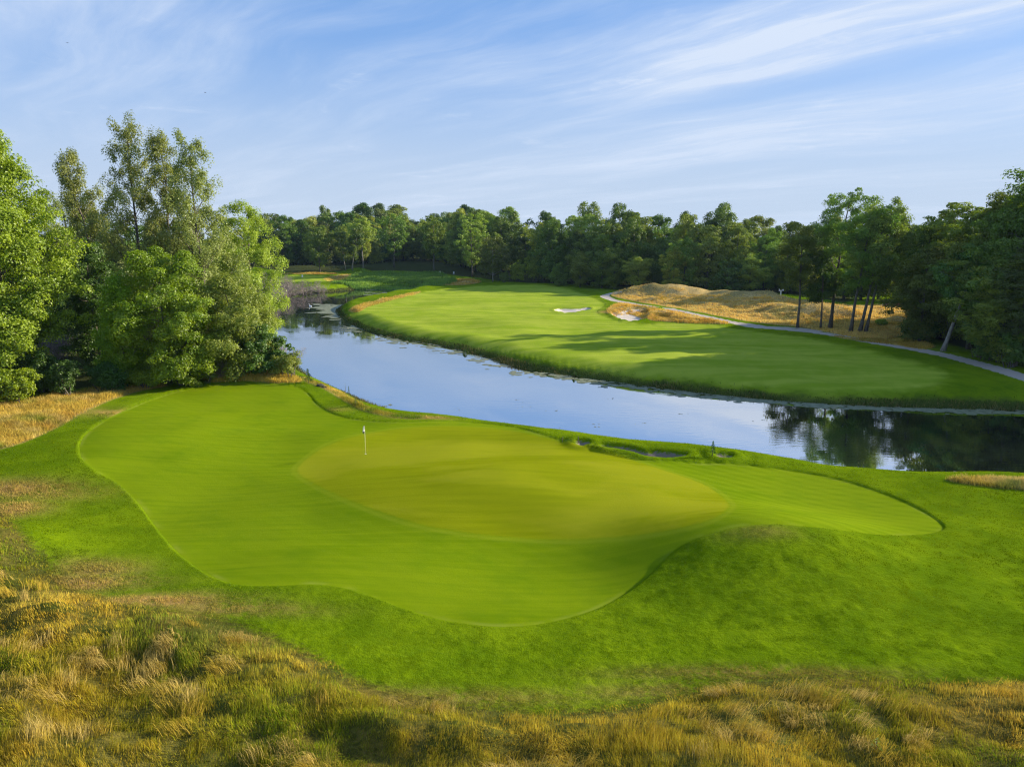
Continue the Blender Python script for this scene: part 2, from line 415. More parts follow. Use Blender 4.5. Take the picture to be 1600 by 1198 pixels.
# ------------------------------------------------------------------ ground material
def ground_material():
    m, t = new_mat('turf and ground')
    pos = t.n('ShaderNodeNewGeometry').outputs['Position']
    A = {k: t.attr(k).outputs['Fac'] for k in ('s_green', 's_fringe', 's_fair', 's_sand', 's_fesc', 's_path', 's_wood', 's_bank', 'dry')}
    big = t.noise(pos, .055, 4, .6)
    mid = t.noise(pos, .35, 4, .6)
    fine = t.noise(t.scale(pos, 1, 1.4, 1), 3.2, 4, .65)
    hair = t.noise(t.scale(pos, 1, .6, 1), 22.0, 3, .6)
    mow = t.noise(t.scale(pos, .16, 2.6, .2, .08), 1.0, 3, .5)
    # rough
    c = t.mix(t.mapr(t.math('ADD', t.math('MULTIPLY', mid, .6), t.math('MULTIPLY', big, .4)), .38, .62), (.092, .155, .0022), (.155, .228, .0035))
    c = t.mix(t.mapr(fine, .35, .68, 0, .32), c, (.040, .095, .002))
    c = t.mix(t.mapr(hair, .5, .72, 0, .35), c, (.135, .22, .010))
    # dry worn patches
    dr = t.math('MULTIPLY', A['dry'], t.mapr(t.math('ADD', t.math('MULTIPLY', mid, .5), t.math('MULTIPLY', fine, .5)), .34, .56), clamp=True)
    c = t.mix(dr, c, t.mix(fine, (.30, .17, .045), (.40, .26, .10)))
    # forest floor
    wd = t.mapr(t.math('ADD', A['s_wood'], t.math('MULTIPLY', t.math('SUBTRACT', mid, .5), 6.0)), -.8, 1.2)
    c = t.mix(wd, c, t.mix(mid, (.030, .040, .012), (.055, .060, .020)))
    # bank mud and sedge
    bk = t.math('SUBTRACT', 1.0, t.mapr(t.math('ADD', A['s_bank'], t.math('MULTIPLY', t.math('SUBTRACT', mid, .5), 2.2)), .5, 2.0))
    c = t.mix(t.math('MULTIPLY', bk, .85), c, t.mix(fine, (.030, .042, .010), (.075, .085, .025)))
    # tall dry grass ground
    fe = t.mapr(t.math('ADD', A['s_fesc'], t.math('MULTIPLY', t.math('SUBTRACT', fine, .5), 1.6)), -.35, .45)
    fcol = t.mix(t.mapr(mid, .36, .64), (.15, .13, .022), (.36, .245, .070))
    far = t.mapr(t.n('ShaderNodeSeparateXYZ', {0: pos}).outputs[1], 42, 52)
    fcol = t.mix(far, t.mix(t.mapr(mid, .36, .64), (.060, .070, .010), (.17, .125, .026)), t.mix(mid, (.44, .30, .10), (.64, .46, .20)))
    fcol = t.mix(t.mapr(big, .42, .62, 0, .5), fcol, (.10, .11, .025))
    fcol = t.mix(t.mapr(fine, .42, .66, 0, .75), fcol, (.045, .048, .010))
    c = t.mix(fe, c, fcol)
    # fairway
    st = t.noise(t.scale(pos, .05, .5, .2, .35), 1.0, 2, .5)
    fcw = t.mix(t.mapr(t.math('ADD', t.math('MULTIPLY', st, .6), t.math('MULTIPLY', mid, .4)), .36, .64), (.205, .290, .018), (.300, .360, .040))
    fcw = t.mix(t.mapr(hair, .45, .7, 0, .22), fcw, (.09, .15, .01))
    fa = t.mapr(t.math('ADD', A['s_fair'], t.math('MULTIPLY', t.math('SUBTRACT', mid, .5), 3.4)), -1.7, 1.5)
    c = t.mix(fa, c, fcw)
    # closely mown surround
    fcol = t.mix(t.mapr(t.math('ADD', t.math('MULTIPLY', mow, .55), t.math('MULTIPLY', big, .45)), .32, .66), (.112, .178, .0022), (.165, .226, .004))
    wav = t.n('ShaderNodeTexWave', {'Vector': t.scale(pos, 1, 1, 1, -.95), 'Scale': .32, 'Distortion': .6, 'Detail': 1.0, 'Detail Scale': .6}, wave_type='BANDS', bands_direction='X').outputs['Fac']
    fcol = t.mix(t.math('MULTIPLY', wav, t.mapr(t.n('ShaderNodeSeparateXYZ', {0: pos}).outputs[0], 8, 16, .14, .42)), fcol, (.19, .26, .010))
    fcol = t.mix(t.mapr(mid, .5, .72, 0, .35), fcol, (.075, .15, .003))
    fcol = t.mix(t.mapr(hair, .40, .68, 0, .26), fcol, (.06, .125, .002))
    fr = t.mapr(t.math('ADD', A['s_fringe'], t.math('ADD', t.math('MULTIPLY', t.math('SUBTRACT', hair, .5), .26), t.math('MULTIPLY', t.math('SUBTRACT', fine, .5), .30))), -.06, .06)
    edge = t.math('MULTIPLY', t.mapr(A['s_fringe'], -.05, .12), t.math('SUBTRACT', 1.0, t.mapr(A['s_fringe'], .10, .42)))
    fcol = t.mix(t.math('MULTIPLY', edge, t.mapr(mid, .45, .65, .0, .5)), fcol, (.23, .27, .035))
    c = t.mix(fr, c, fcol)
    # putting green
    gcol = t.mix(t.mapr(t.math('ADD', t.math('MULTIPLY', mow, .65), t.math('MULTIPLY', mid, .35)), .30, .70), (.158, .190, .0026), (.202, .226, .0042))
    gcol = t.mix(t.mapr(t.noise(t.scale(pos, .05, .16, 1, .1), 1.0, 4, .6), .45, .62, 0, .6), gcol, (.262, .268, .014))
    gcol = t.mix(t.mapr(hair, .40, .68, 0, .20), gcol, (.10, .15, .003))
    wg = t.n('ShaderNodeTexWave', {'Vector': t.scale(pos, 1, 1, 1, .12), 'Scale': .30, 'Distortion': .8, 'Detail': 1.0, 'Detail Scale': .5}, wave_type='BANDS', bands_direction='Y').outputs['Fac']
    gcol = t.mix(t.math('MULTIPLY', wg, .22), gcol, (.235, .255, .006))
    gr = t.mapr(t.math('ADD', A['s_green'], t.math('MULTIPLY', t.math('SUBTRACT', fine, .5), .35)), -.14, .26)
    c = t.mix(gr, c, gcol)
    ge = t.math('MULTIPLY', t.mapr(A['s_green'], -.55, -.25), t.math('SUBTRACT', 1.0, t.mapr(A['s_green'], -.2, .1)))
    c = t.mix(t.math('MULTIPLY', ge, .35), c, (.22, .26, .015))
    # path and sand
    c = t.mix(t.mapr(t.math('ADD', A['s_path'], t.math('MULTIPLY', t.math('SUBTRACT', fine, .5), .5)), -.12, .12), c, t.mix(fine, (.36, .31, .27), (.46, .41, .36)))
    sand_shade = t.mapr(t.n('ShaderNodeSeparateXYZ', {0: pos}).outputs[1], 80, 90)
    sand = t.mix(sand_shade, t.mix(mid, (.17, .145, .115), (.25, .215, .175)), t.mix(mid, (.50, .43, .35), (.66, .58, .49)))  # near bunkers take darker sand: the shade over them is painted into the colour
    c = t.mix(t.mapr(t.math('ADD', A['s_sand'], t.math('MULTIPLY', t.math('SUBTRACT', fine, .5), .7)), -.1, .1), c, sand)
    # surface grain
    soft = t.math('MAXIMUM', t.math('MAXIMUM', fr, fa), t.mapr(A['s_path'], -.1, .1))
    hgt = t.math('ADD', t.math('MULTIPLY', hair, .5), fine)
    bp = t.n('ShaderNodeBump', {'Height': hgt, 'Strength': t.mapr(soft, 0, 1, .75, .07), 'Distance': .12})
    b = t.n('ShaderNodeBsdfPrincipled', {'Base Color': c, 'Roughness': .85, 'Specular IOR Level': 0.0, 'Normal': bp.outputs[0]})
    t.n('ShaderNodeOutputMaterial', {'Surface': b.outputs[0]})
    return m

M_GROUND = ground_material()

# ------------------------------------------------------------------ terrain sheet
GRID = {}
def look(x, y, *names):
    """values of the finished ground sheet at points"""
    x = np.asarray(x, float); y = np.asarray(y, float)
    fi = np.interp(np.hypot(x, y), GRID['rs'], np.arange(len(GRID['rs'])))
    fj = np.interp(np.arctan2(x, y), GRID['az'], np.arange(len(GRID['az'])))
    i = np.clip(fi.astype(int), 0, len(GRID['rs']) - 2); j = np.clip(fj.astype(int), 0, len(GRID['az']) - 2)
    u = fi - i; v = fj - j; out = []
    for n in names:
        g = GRID[n]
        out.append((g[i, j] * (1 - v) + g[i, j + 1] * v) * (1 - u) + (g[i + 1, j] * (1 - v) + g[i + 1, j + 1] * v) * u)
    return out[0] if len(out) == 1 else out

def build_terrain():
    rs = [2.5]
    while rs[-1] < 2600:
        d = rs[-1]
        if d < 360: step = min(max(d * d / 11764 * 1.15, .045 if d > 14 else .4), 1.5)
        else: step = min(1.5 + (d - 360) * .12, 120)
        rs.append(d + step)
    rs = np.array(rs)
    az = np.concatenate([np.linspace(-180, -44, 60, endpoint=False), np.arange(-44, 44, .1), np.linspace(44, 180, 60, endpoint=False)])
    az = np.radians(az)
    R, T = np.meshgrid(rs, az, indexing='ij')
    X = R * np.sin(T); Y = R * np.cos(T)
    h, S = H(X, Y, full=True)
    nr, na = X.shape
    GRID.update(rs=rs, az=az, h=h.copy(), **{k: v.reshape(nr, na).copy() for k, v in S.items()})
    V = np.stack([X.ravel(), Y.ravel(), h.ravel()], 1)
    V = np.concatenate([V, [[0, 0, float(H(np.array([0.]), np.array([0.]))[0])]]])
    dry = np.zeros(nr * na)
    for px, py, rx, ry, w in DRY:
        wx, wy, wz = G(px, py)
        dry = np.maximum(dry, w * np.exp(-((X.ravel() - wx) / rx) ** 2 - ((Y.ravel() - wy) / ry) ** 2))
    S['dry'] = np.clip(dry * 1.4, 0, 1)
    S = {k: np.append(v, 0 if k == 'dry' else v[0]) for k, v in S.items()}
    i = np.arange(nr - 1)[:, None]; j = np.arange(na)[None]
    a = i * na + j; b = i * na + (j + 1) % na
    q = np.stack([a, a + na, b + na, b], -1).reshape(-1, 4)
    zc = {k: S[k][q].mean(1) for k in ('s_green', 's_fringe', 's_fair', 's_path', 's_sand')}
    cid = np.zeros(len(q), int)
    cid[zc['s_fair'] > 0] = 1
    cid[zc['s_fringe'] > 0] = 2
    cid[zc['s_green'] > 0] = 3
    cid[zc['s_path'] > 0] = 4
    cen = V[q].mean(1)
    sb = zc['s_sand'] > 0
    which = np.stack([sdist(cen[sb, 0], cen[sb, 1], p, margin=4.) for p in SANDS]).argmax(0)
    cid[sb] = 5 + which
    names = ['ground', 'fairway', 'apron', 'putting_green', 'cart_path'] + ['sand_bunker'] * len(SANDS)
    fan = np.stack([np.full(na, nr * na), np.arange(na), (np.arange(na) + 1) % na], 1)
    for c, nm in enumerate(names):
        f = q[cid == c]
        if not len(f): continue
        loops = f.ravel(); sizes = np.full(len(f), 4)
        if c == 0:
            loops = np.concatenate([loops, fan.ravel()]); sizes = np.concatenate([sizes, np.full(na, 3)])
        used, inv = np.unique(loops, return_inverse=True)
        at = {k: ('POINT', 'FLOAT', v[used]) for k, v in S.items()}
        me = np_mesh(nm, V[used], None, inv, sizes, at, M_GROUND, True)
        o = link(nm, me); tag(o, kind='structure')
build_terrain()

# ------------------------------------------------------------------ water
def build_water():
    m, t = new_mat('pond water')
    pos = t.n('ShaderNodeNewGeometry').outputs['Position']
    n1 = t.noise(t.scale(pos, .6, 1.6, 1), 1.1, 3, .5)
    n2 = t.noise(pos, .12, 2, .5)
    bp = t.n('ShaderNodeBump', {'Height': n1, 'Strength': t.mapr(n2, .35, .7, .003, .035), 'Distance': .3})
    deep = t.n('ShaderNodeBsdfDiffuse', {'Color': (.012, .016, .016, 1)})
    gl = t.n('ShaderNodeBsdfGlossy', {'Color': (1, 1, 1, 1), 'Roughness': t.mapr(n2, .4, .65, .015, .045), 'Normal': bp.outputs[0]})
    fr = t.n('ShaderNodeFresnel', {'IOR': 30.0, 'Normal': bp.outputs[0]})
    s = t.n('ShaderNodeMixShader', {0: fr.outputs[0], 1: deep.outputs[0], 2: gl.outputs[0]})
    t.n('ShaderNodeOutputMaterial', {'Surface': s.outputs[0]})
    lo = WATER.min(0) - 3; hi = WATER.max(0) + 3
    me = np_mesh('pond', [(lo[0], lo[1], 0), (hi[0], lo[1], 0), (hi[0], hi[1], 0), (lo[0], hi[1], 0)], [(0, 1, 2, 3)], mat=m)
    tag(link('pond', me), kind='structure')
build_water()

# ------------------------------------------------------------------ foliage generators
def leaves_from(rng, cen, out_from, npl, ls, cs, flat=.7, droop=0.0, spread_up=.45, tint_c=.55):
    """leaf faces in clumps round the given centres -> verts, faces, tint"""
    M = len(cen)
    ctint = rng.random(M)
    n = rng.poisson(npl, M)
    idx = np.repeat(np.arange(M), n); N = len(idx)
    cr = cs * rng.uniform(.6, 1.35, M)
    dv = rng.normal(size=(N, 3)); dv /= np.linalg.norm(dv, axis=1)[:, None] + 1e-9
    low = (dv[:, 2] < -.35) & (rng.random(N) < .65)
    dv[low, 2] *= -1
    g = dv * (.45 + .62 * rng.random(N) ** .6)[:, None]
    g += rng.normal(size=(N, 3)) * .10
    p = cen[idx] + g * cr[idx][:, None] * np.array([1, 1, flat])
    if droop: p[:, 2] -= droop * rng.random(N) ** 1.5
    o = p - out_from(p); o /= np.linalg.norm(o, axis=1)[:, None] + 1e-9
    o = o * .35 + dv * .95
    nrm = rng.normal(size=(N, 3)) * .42 + o * .8 + np.array([0, 0, spread_up * .6])
    nrm /= np.linalg.norm(nrm, axis=1)[:, None]
    a = np.cross(nrm, rng.normal(size=(N, 3))); a /= np.linalg.norm(a, axis=1)[:, None] + 1e-9
    b = np.cross(nrm, a)
    s = ls * rng.uniform(.65, 1.4, N)[:, None]
    fold = nrm * s * .16
    V = np.stack([p - a * s * .55, p + b * s * .36 + fold, p + a * s * .6, p - b * s * .36 + fold], 1).reshape(-1, 3)
    Fc = np.arange(4 * N).reshape(-1, 4)
    tint = np.clip(tint_c * ctint[idx] + (1 - tint_c) * rng.random(N), 0, 1)
    return V, Fc, tint

PROFILES = {
    'oval': lambda t: np.sin(PI * np.clip(.10 + .84 * t, 0, 1)) ** .75,
    'vase': lambda t: np.sin(PI * np.clip(.06 + .80 * t ** 1.35, 0, 1)) ** .8,
    'column': lambda t: .85 * (1 - t) ** .55 * np.clip(.45 + 2.2 * t, 0, 1) + .12,
    'poplar': lambda t: np.clip(.62 + 1.3 * t, 0, 1) * np.clip(1.12 - t, .18, 1) ** .8,
    'round': lambda t: np.sqrt(np.clip(1 - (2 * t - .95) ** 2, .03, 1)),
}

def gen_tree(seed, h=25., R=5., cb=.2, nl=42, ncl=8, npl=45, ls=.3, cs=.8, up=.55, prof='oval', lean=(0, 0), stems=1, tr=None,
             flat=.7, droop=0., wander=.5, twigs=True, sp=.22, spread=0.0, sides=7):
    rng = np.random.default_rng(seed)
    wood = MB(); cen = []; tr = tr or h * .0125
    for s in range(stems):
        off = np.array([0, 0]) if stems == 1 else rng.normal(size=2) * .9
        out = np.array([0, 0]) if stems == 1 else off * (spread or .9)
        hh = h * (1 if s == 0 else rng.uniform(.78, .96))
        K = 9; tz = np.linspace(0, hh * .93, K)
        wx = np.cumsum(rng.normal(size=K)) * wander * .35; wy = np.cumsum(rng.normal(size=K)) * wander * .35
        wx -= wx[0]; wy -= wy[0]
        u = tz / hh
        tx = off[0] + wx * u + lean[0] * h * u + out[0] * u * 2.2; ty = off[1] + wy * u + lean[1] * h * u + out[1] * u * 2.2
        trunk = np.stack([tx, ty, tz - .3], 1)
        rad = tr / math.sqrt(stems) * (1 - .86 * u) * (1 + .5 * np.exp(-u * 30)) + .015
        wood.tube(trunk, rad, sides)
        def tp(t): return np.array([np.interp(t * hh, tz, trunk[:, k]) for k in range(3)])
        for i in range(max(4, nl // stems)):
            t = cb + (1 - cb) * ((i + rng.random()) / max(4, nl // stems))
            tt = (t - cb) / (1 - cb)
            rr = R / (1 if stems == 1 else 1.45) * float(PROFILES[prof](tt)) * rng.uniform(.55, 1.2)
            az = i * 2.39996 + rng.normal() * .5
            ts = max(t - up * rr / hh * rng.uniform(.5, 1.0), cb * .7)
            p0 = tp(min(ts, .92))
            d = np.array([math.cos(az), math.sin(az), 0])
            p3 = np.array([p0[0] + d[0] * rr, p0[1] + d[1] * rr, max(t * hh, p0[2] + .1) + rng.normal() * .3])
            p1 = p0 + (p3 - p0) * .35 + np.array([0, 0, -.06 * rr]) + rng.normal(size=3) * .06 * rr
            p2 = p0 + (p3 - p0) * .7 + rng.normal(size=3) * .07 * rr
            lr = max(.02, float(np.interp(ts * hh, tz, rad)) * .42)
            wood.tube([p0, p1, p2, p3], [lr, lr * .72, lr * .42, lr * .15], 5, False)
            L = np.array([p0, p1, p2, p3])
            for j in range(int(np.clip(round(ncl * rr / (.62 * R / (1 if stems == 1 else 1.45))), 3, ncl * 1.7))):
                w = rng.uniform(.30, 1.0) ** .6 * 1.04
                q = np.array([np.interp(w * 3, [0, 1, 2, 3], L[:, k]) for k in range(3)])
                e = q + rng.normal(size=3) * np.array([sp, sp, sp * .8]) * max(rr, 1.2)
                cen.append(e)
                if twigs and j % 2 == 0:
                    wood.tube([q, (q + e) / 2 + rng.normal(size=3) * .05, e], [lr * .3, lr * .2, .008], 3, False)
        for k in range(4):
            cen.append(np.array([trunk[-1][0], trunk[-1][1], hh * rng.uniform(.82, .955)]) + rng.normal(size=3) * np.array([.13 * R, .13 * R, .3]))
    cen = np.array(cen)
    mz = h * (cb + 1) * .5
    def of(p):
        q = np.zeros_like(p); q[:, 0] = lean[0] * p[:, 2]; q[:, 1] = lean[1] * p[:, 2]
        q[:, 2] = mz + (p[:, 2] - mz) * .75 - .5
        return q
    return wood, leaves_from(rng, cen, of, npl, ls, cs, flat, droop)

def gen_shrub(seed, lobes, ncl=60, npl=40, ls=.22, cs=.5, flat=.75, droop=0., stems=6):
    """a mass of leaf clumps over rounded lobes (x, y, z, rx, ry, rz), stems inside"""
    rng = np.random.default_rng(seed)
    cen = []; src = []
    vol = np.array([l[3] * l[4] + l[4] * l[5] for l in lobes]); vol = vol / vol.sum()
    for l, w in zip(lobes, vol):
        n = max(8, int(ncl * w))
        d = rng.normal(size=(n, 3)); d /= np.linalg.norm(d, axis=1)[:, None]
        rr = rng.uniform(.62, 1.08, n)[:, None]
        c = np.array(l[:3]) + d * rr * np.array(l[3:6])
        k = c[:, 2] > .05
        cen.append(c[k]); src.append(np.repeat([l[:3]], k.sum(), 0))
    cen = np.concatenate(cen); src = np.concatenate(src)
    wood = MB()
    for l in lobes:
        for k in range(max(2, stems // len(lobes))):
            e = np.array(l[:3]) + rng.normal(size=3) * np.array(l[3:6]) * .4
            e[2] = max(e[2], .3)
            b = np.array([l[0] * .35 + rng.normal() * .2, l[1] * .35 + rng.normal() * .2, -.2])
            mdl = (b + e) / 2 + rng.normal(size=3) * .25
            wood.tube([b, mdl, e], [.06 + .006 * e[2], .045, .012], 5, False)
    tree_c = np.array([np.mean([l[0] for l in lobes]), np.mean([l[1] for l in lobes]), np.mean([l[2] for l in lobes]) * .7])
    def of(p):
        q = np.repeat(tree_c[None], len(p), 0); 
        i = np.random.default_rng(1).integers(0, 1, len(p))
        return q
    return wood, leaves_from(rng, cen, of, npl, ls, cs, flat, droop)

def gen_twigs(seed, h=5., R=4., n=9, depth=4, r0=.06):
    rng = np.random.default_rng(seed); mb = MB()
    def grow(p, d, L, r, lv):
        k = 3; pts = [p]
        for i in range(k):
            d = d + rng.normal(size=3) * .16 + np.array([0, 0, .03]); d /= np.linalg.norm(d)
            pts.append(pts[-1] + d * L / k)
        mb.tube(pts, np.linspace(r, r * .55, k + 1), 3 if lv else 5, False)
        if lv >= depth: return
        for c in range(rng.integers(3, 5)):
            a = pts[1 + rng.integers(0, k)]
            nd = d + rng.normal(size=3) * .55; nd[2] = nd[2] * .8 + .05; nd /= np.linalg.norm(nd)
            grow(a, nd, L * rng.uniform(.5, .75), max(r * .55, .016), lv + 1)
    for i in range(n):
        az = 2 * PI * i / n + rng.normal() * .3
        d = np.array([math.cos(az) * R / h * .9, math.sin(az) * R / h * .9, 1.0]) * rng.uniform(.6, 1.1, 3); d /= np.linalg.norm(d)
        grow(np.array([rng.normal() * .25, rng.normal() * .25, -.1]), d, max(h, R) * .52, r0, 0)
    return mb

LEAF = {
    'cottonwood': leaf_mat('cottonwood leaf', (0.1325, 0.2039, 0.0064), (0.3119, 0.3951, 0.0160), 0.32),
    'silver': leaf_mat('silvery leaf', (0.1982, 0.2294, 0.0478), (0.4097, 0.4333, 0.1168), 0.32),
    'bright': leaf_mat('bright green leaf', (0.1404, 0.2401, 0.0020), (0.3277, 0.4423, 0.0038), 0.34),
    'willow': leaf_mat('willow leaf', (0.2181, 0.2867, 0.0191), (0.3833, 0.4397, 0.0383), 0.32),
    'deep': leaf_mat('deep green leaf', (0.0322, 0.0842, 0.0085), (0.0929, 0.1797, 0.0149), 0.25),
    'olive': leaf_mat('olive leaf', (0.1454, 0.1912, 0.0191), (0.2908, 0.3313, 0.0446), 0.32),
    'wood_dark': leaf_mat('wood leaf dark', (0.0477, 0.0953, 0.0097), (0.1235, 0.1932, 0.0162), 0.32, hue=.2),
    'wood_mid': leaf_mat('wood leaf mid', (0.0926, 0.1520, 0.0113), (0.2174, 0.2897, 0.0227), 0.32, hue=.2),
    'wood_pale': leaf_mat('wood leaf pale', (0.1753, 0.2318, 0.0194), (0.3577, 0.4057, 0.0454), 0.32, hue=.2),
}
BARK = bark_mat('grey bark', (.055, .045, .035), (.17, .15, .125))
BARK_PALE = bark_mat('pale bark', (.16, .14, .115), (.34, .31, .27))
TWIG = bark_mat('dead twig', (.14, .115, .105), (.30, .25, .225))

def mesh_pair(gen, leaf, bark=None):
    wood, (V, Fc, tint) = gen
    return (wood.mesh('trunk', bark or BARK, True),
            np_mesh('crown', V, Fc, attrs={'tint': ('FACE', 'FLOAT', tint)}, mat=LEAF[leaf]))

def stand(name, pair, loc, scale, yaw, label, cat, group=None, parts=('trunk', 'crown')):
    e = link(name, None, None, loc, (0, 0, yaw))
    e.empty_display_size = .5
    tag(e, label, cat, group)
    for nm, me in zip(parts, pair):
        if me is not None: link(nm, me, e, scale=scale)
    return e

def tree_at(name, gen_kw, leaf, px, py, top, label, group=None, yaw=0., wide=None, bark=None, cat='tree', seed=1, at=None):
    """a single tree of its own mesh, its foot and its top seen at the given rows"""
    x, y, z = G(px, py) if at is None else at
    zt = z_for_row(y, top); h = zt - z
    kw = dict(gen_kw)
    if wide is not None: kw['R'] = wide / F_PX * row_depth(y)
    kw['h'] = h / 1.02
    return stand(name, mesh_pair(gen_tree(seed, **kw), leaf, bark), (x, y, z), (1, 1, 1), yaw, label, cat, group)

def shrub_at(name, leaf, px, py, top, wpx, label, seed, group=None, lobes=None, cat='shrub', dens=1., ls=.17, cs=.42, npl=66, squash=.8, droop=0.):
    x, y, z = G(px, py)
    h = z_for_row(y, top) - z; w = wpx / F_PX * row_depth(y)
    if lobes is None:
        r = np.random.default_rng(seed); lobes = []
        for k in range(6):
            a = r.uniform(0, 2 * PI); q = r.uniform(.15, .62)
            lobes.append((math.cos(a) * q, math.sin(a) * q * .9, r.uniform(.28, .70), .5 * r.uniform(.6, 1.05), .5 * r.uniform(.6, 1.05), r.uniform(.20, .34)))
    L = [(a * w, b * w * squash, c * h, d * w, e * w * squash, f * h) for a, b, c, d, e, f in lobes]
    area = sum(l[3] * l[4] + l[3] * l[5] + l[4] * l[5] for l in L) * 4.2
    ncl = int(area * dens * 1.15 / (cs * cs * 3))
    return stand(name, mesh_pair(gen_shrub(seed, L, max(ncl, 24), npl, ls, cs, droop=droop), leaf), (x, y, z), (1, 1, 1), 0, label, cat, group, ('stem', 'foliage'))

# ------------------------------------------------------------------ left bank trees
CW = dict(cb=.04, nl=84, ncl=7, npl=170, ls=.22, cs=.95, flat=.8, up=.85, prof='oval', sp=.15)
SV = dict(cb=.12, nl=70, ncl=8, npl=110, ls=.19, cs=.62, tr=.26, up=1.5, prof='poplar', wander=.9, flat=1.6, sp=.14)
tree_at('cottonwood_tree', dict(CW, prof='round', nl=96), 'cottonwood', 22, 606, 194, 'tall bright green cottonwood with glossy leaves, cut by the left edge of the photo', seed=11, wide=88)
tree_at('cottonwood_tree', CW, 'cottonwood', -120, 606, 240, 'cottonwood mostly outside the left edge of the photo', seed=12, wide=80)
tree_at('silver_poplar_tree', SV, 'silver', 236, 566, 178, 'tallest silvery green poplar in the left clump, with ragged split top', seed=21, wide=72, group='silvery poplars on the left bank')
tree_at('silver_poplar_tree', SV, 'silver', 284, 566, 198, 'silvery green poplar with a full pointed top, middle of the three on the left bank', seed=22, wide=60, group='silvery poplars on the left bank')
tree_at('silver_poplar_tree', SV, 'silver', 333, 566, 206, 'silvery poplar with sparse branches on its water side, nearest the pond of the three', seed=23, wide=74, group='silvery poplars on the left bank')
tree_at('silver_poplar_tree', dict(SV, lean=(-.16, 0)), 'silver', 190, 560, 228, 'thin silvery poplar leaning left out of the clump behind the bright green trees', seed=24, wide=56, group='silvery poplars on the left bank')
tree_at('willow_tree', dict(cb=.06, nl=50, ncl=6, npl=150, ls=.19, cs=.80, up=1.0, prof='oval', droop=.9, sp=.15), 'willow', 398, 552, 311,
        'yellow green willow at the pond end of the left clump', seed=31, wide=46)
tree_at('willow_tree', dict(cb=.25, nl=34, ncl=6, npl=130, ls=.19, cs=.9, up=.8, prof='vase', droop=.9, sp=.16), 'olive', 122, 520, 298,
        'pale olive tree with bare lower trunk, between the cottonwood and the poplars', seed=32, wide=48)
tree_at('broadleaf_tree', dict(cb=.05, nl=46, ncl=9, npl=90, ls=.2, cs=.7, up=.5, prof='oval'), 'deep', 160, 585, 372,
        'dark green tree in shade behind the vine covered tree', seed=33, wide=44)
tree_at('locust_tree', dict(cb=.05, nl=46, ncl=6, npl=190, ls=.185, cs=.95, up=.35, prof='oval', flat=.65, sp=.15), 'bright', 262, 598, 384,
        'vivid green tree with drooping tiers, biggest in front of the poplars', seed=34, wide=72)
tree_at('locust_tree', dict(cb=.03, nl=36, ncl=6, npl=170, ls=.185, cs=.8, up=.3, prof='round', flat=.65, sp=.15), 'bright', 292, 602, 462,
        'low vivid green tree at the foot of the bigger one, left of the dead bush', seed=35, wide=44)
tree_at('vine_covered_tree', dict(cb=.02, nl=46, ncl=6, npl=150, ls=.17, cs=.66, up=.2, prof='column', flat=1.1, sp=.15), 'bright', 198, 601, 438,
        'narrow column of green vines over a dead trunk beside the vivid green tree', seed=36, wide=40)
tree_at('broadleaf_tree', dict(cb=.03, nl=44, ncl=6, npl=170, ls=.18, cs=.82, up=.5, prof='round', droop=.5, sp=.16), 'olive', 372, 586, 424,
        'dull green bushy willow below the yellow green willow, leaves down to the bank', seed=37, wide=54)
tree_at('broadleaf_tree', dict(cb=.04, nl=30, ncl=9, npl=60, ls=.22, cs=.5, up=.5, prof='round'), 'deep', 405, 586, 505,
        'small dark tree on the golden bank top, right of the dead bush', seed=38, wide=34)
GB = 'background trees on the left bank'
for k, (px, py, top, wd, lf, lab) in enumerate([
        (40, 505, 330, 50, 'deep', 'dark background tree behind the cottonwood at the left edge'),
        (100, 500, 352, 46, 'wood_mid', 'dim green background tree seen left of the pale olive tree trunk'),
        (165, 500, 330, 46, 'deep', 'dark background tree seen through the gap left of the poplars'),
        (225, 495, 345, 46, 'wood_mid', 'background tree hidden behind the tallest poplar'),
        (300, 490, 350, 44, 'wood_mid', 'background tree behind the sparse poplar nearest the pond'),
        (360, 488, 330, 40, 'olive', 'background tree between the sparse poplar and the yellow green willow'),
        (70, 545, 455, 44, 'deep', 'low dark tree behind the shrubs, in the gap right of the cottonwood'),
        (118, 545, 470, 40, 'deep', 'low dark tree behind the shrubs under the pale olive tree'),
        (150, 530, 430, 44, 'deep', 'dark tree behind the vine covered tree, left of the vivid green trees'),
        (-60, 520, 330, 60, 'deep', 'background tree outside the left edge of the photo')]):
    tree_at('broadleaf_tree', dict(cb=.05, nl=34, ncl=8, npl=46, ls=.34, cs=.85, up=.5, prof='oval', twigs=False), lf, px, py, top, lab, GB, seed=50 + k, wide=wd)
GS = 'shrubs along the left bank'
for k, (lf, px, py, top, w, lab) in enumerate([
        ('bright', 30, 628, 568, 46, 'yellow green shrub at the left edge under the cottonwood'),
        ('deep', 108, 618, 560, 40, 'dark green shrub on the golden strip, second from the left edge'),
        ('deep', 165, 610, 566, 36, 'dark leafy shrub at the foot of the vine covered tree'),
        ('bright', 232, 606, 572, 34, 'green shrub in front of the vivid green trees'),
        ('deep', 290, 600, 560, 34, 'dark shrub at the end of the golden strip below the vivid green trees'),
        ('olive', 325, 596, 568, 16, 'small olive shrub just left of the dead bush'),
        ('deep', 412, 585, 538, 26, 'dark shrub standing behind the golden bank top'),
        ('olive', 436, 588, 552, 14, 'small olive shrub between the dark shrub and the twiggy pond shrub'),
        ('deep', -60, 634, 560, 50, 'shrub outside the left edge of the photo'),
        ('deep', 68, 612, 545, 40, 'deep green shrub behind the yellow green one')]):
    shrub_at('shrub', lf, px, py, top, w, lab, 80 + k, GS)
shrub_at('shrub', 'olive', 455, 590, 545, 20, 'twiggy pale shrub leaning over the pond below the willow', 95, dens=.30, cat='shrub')

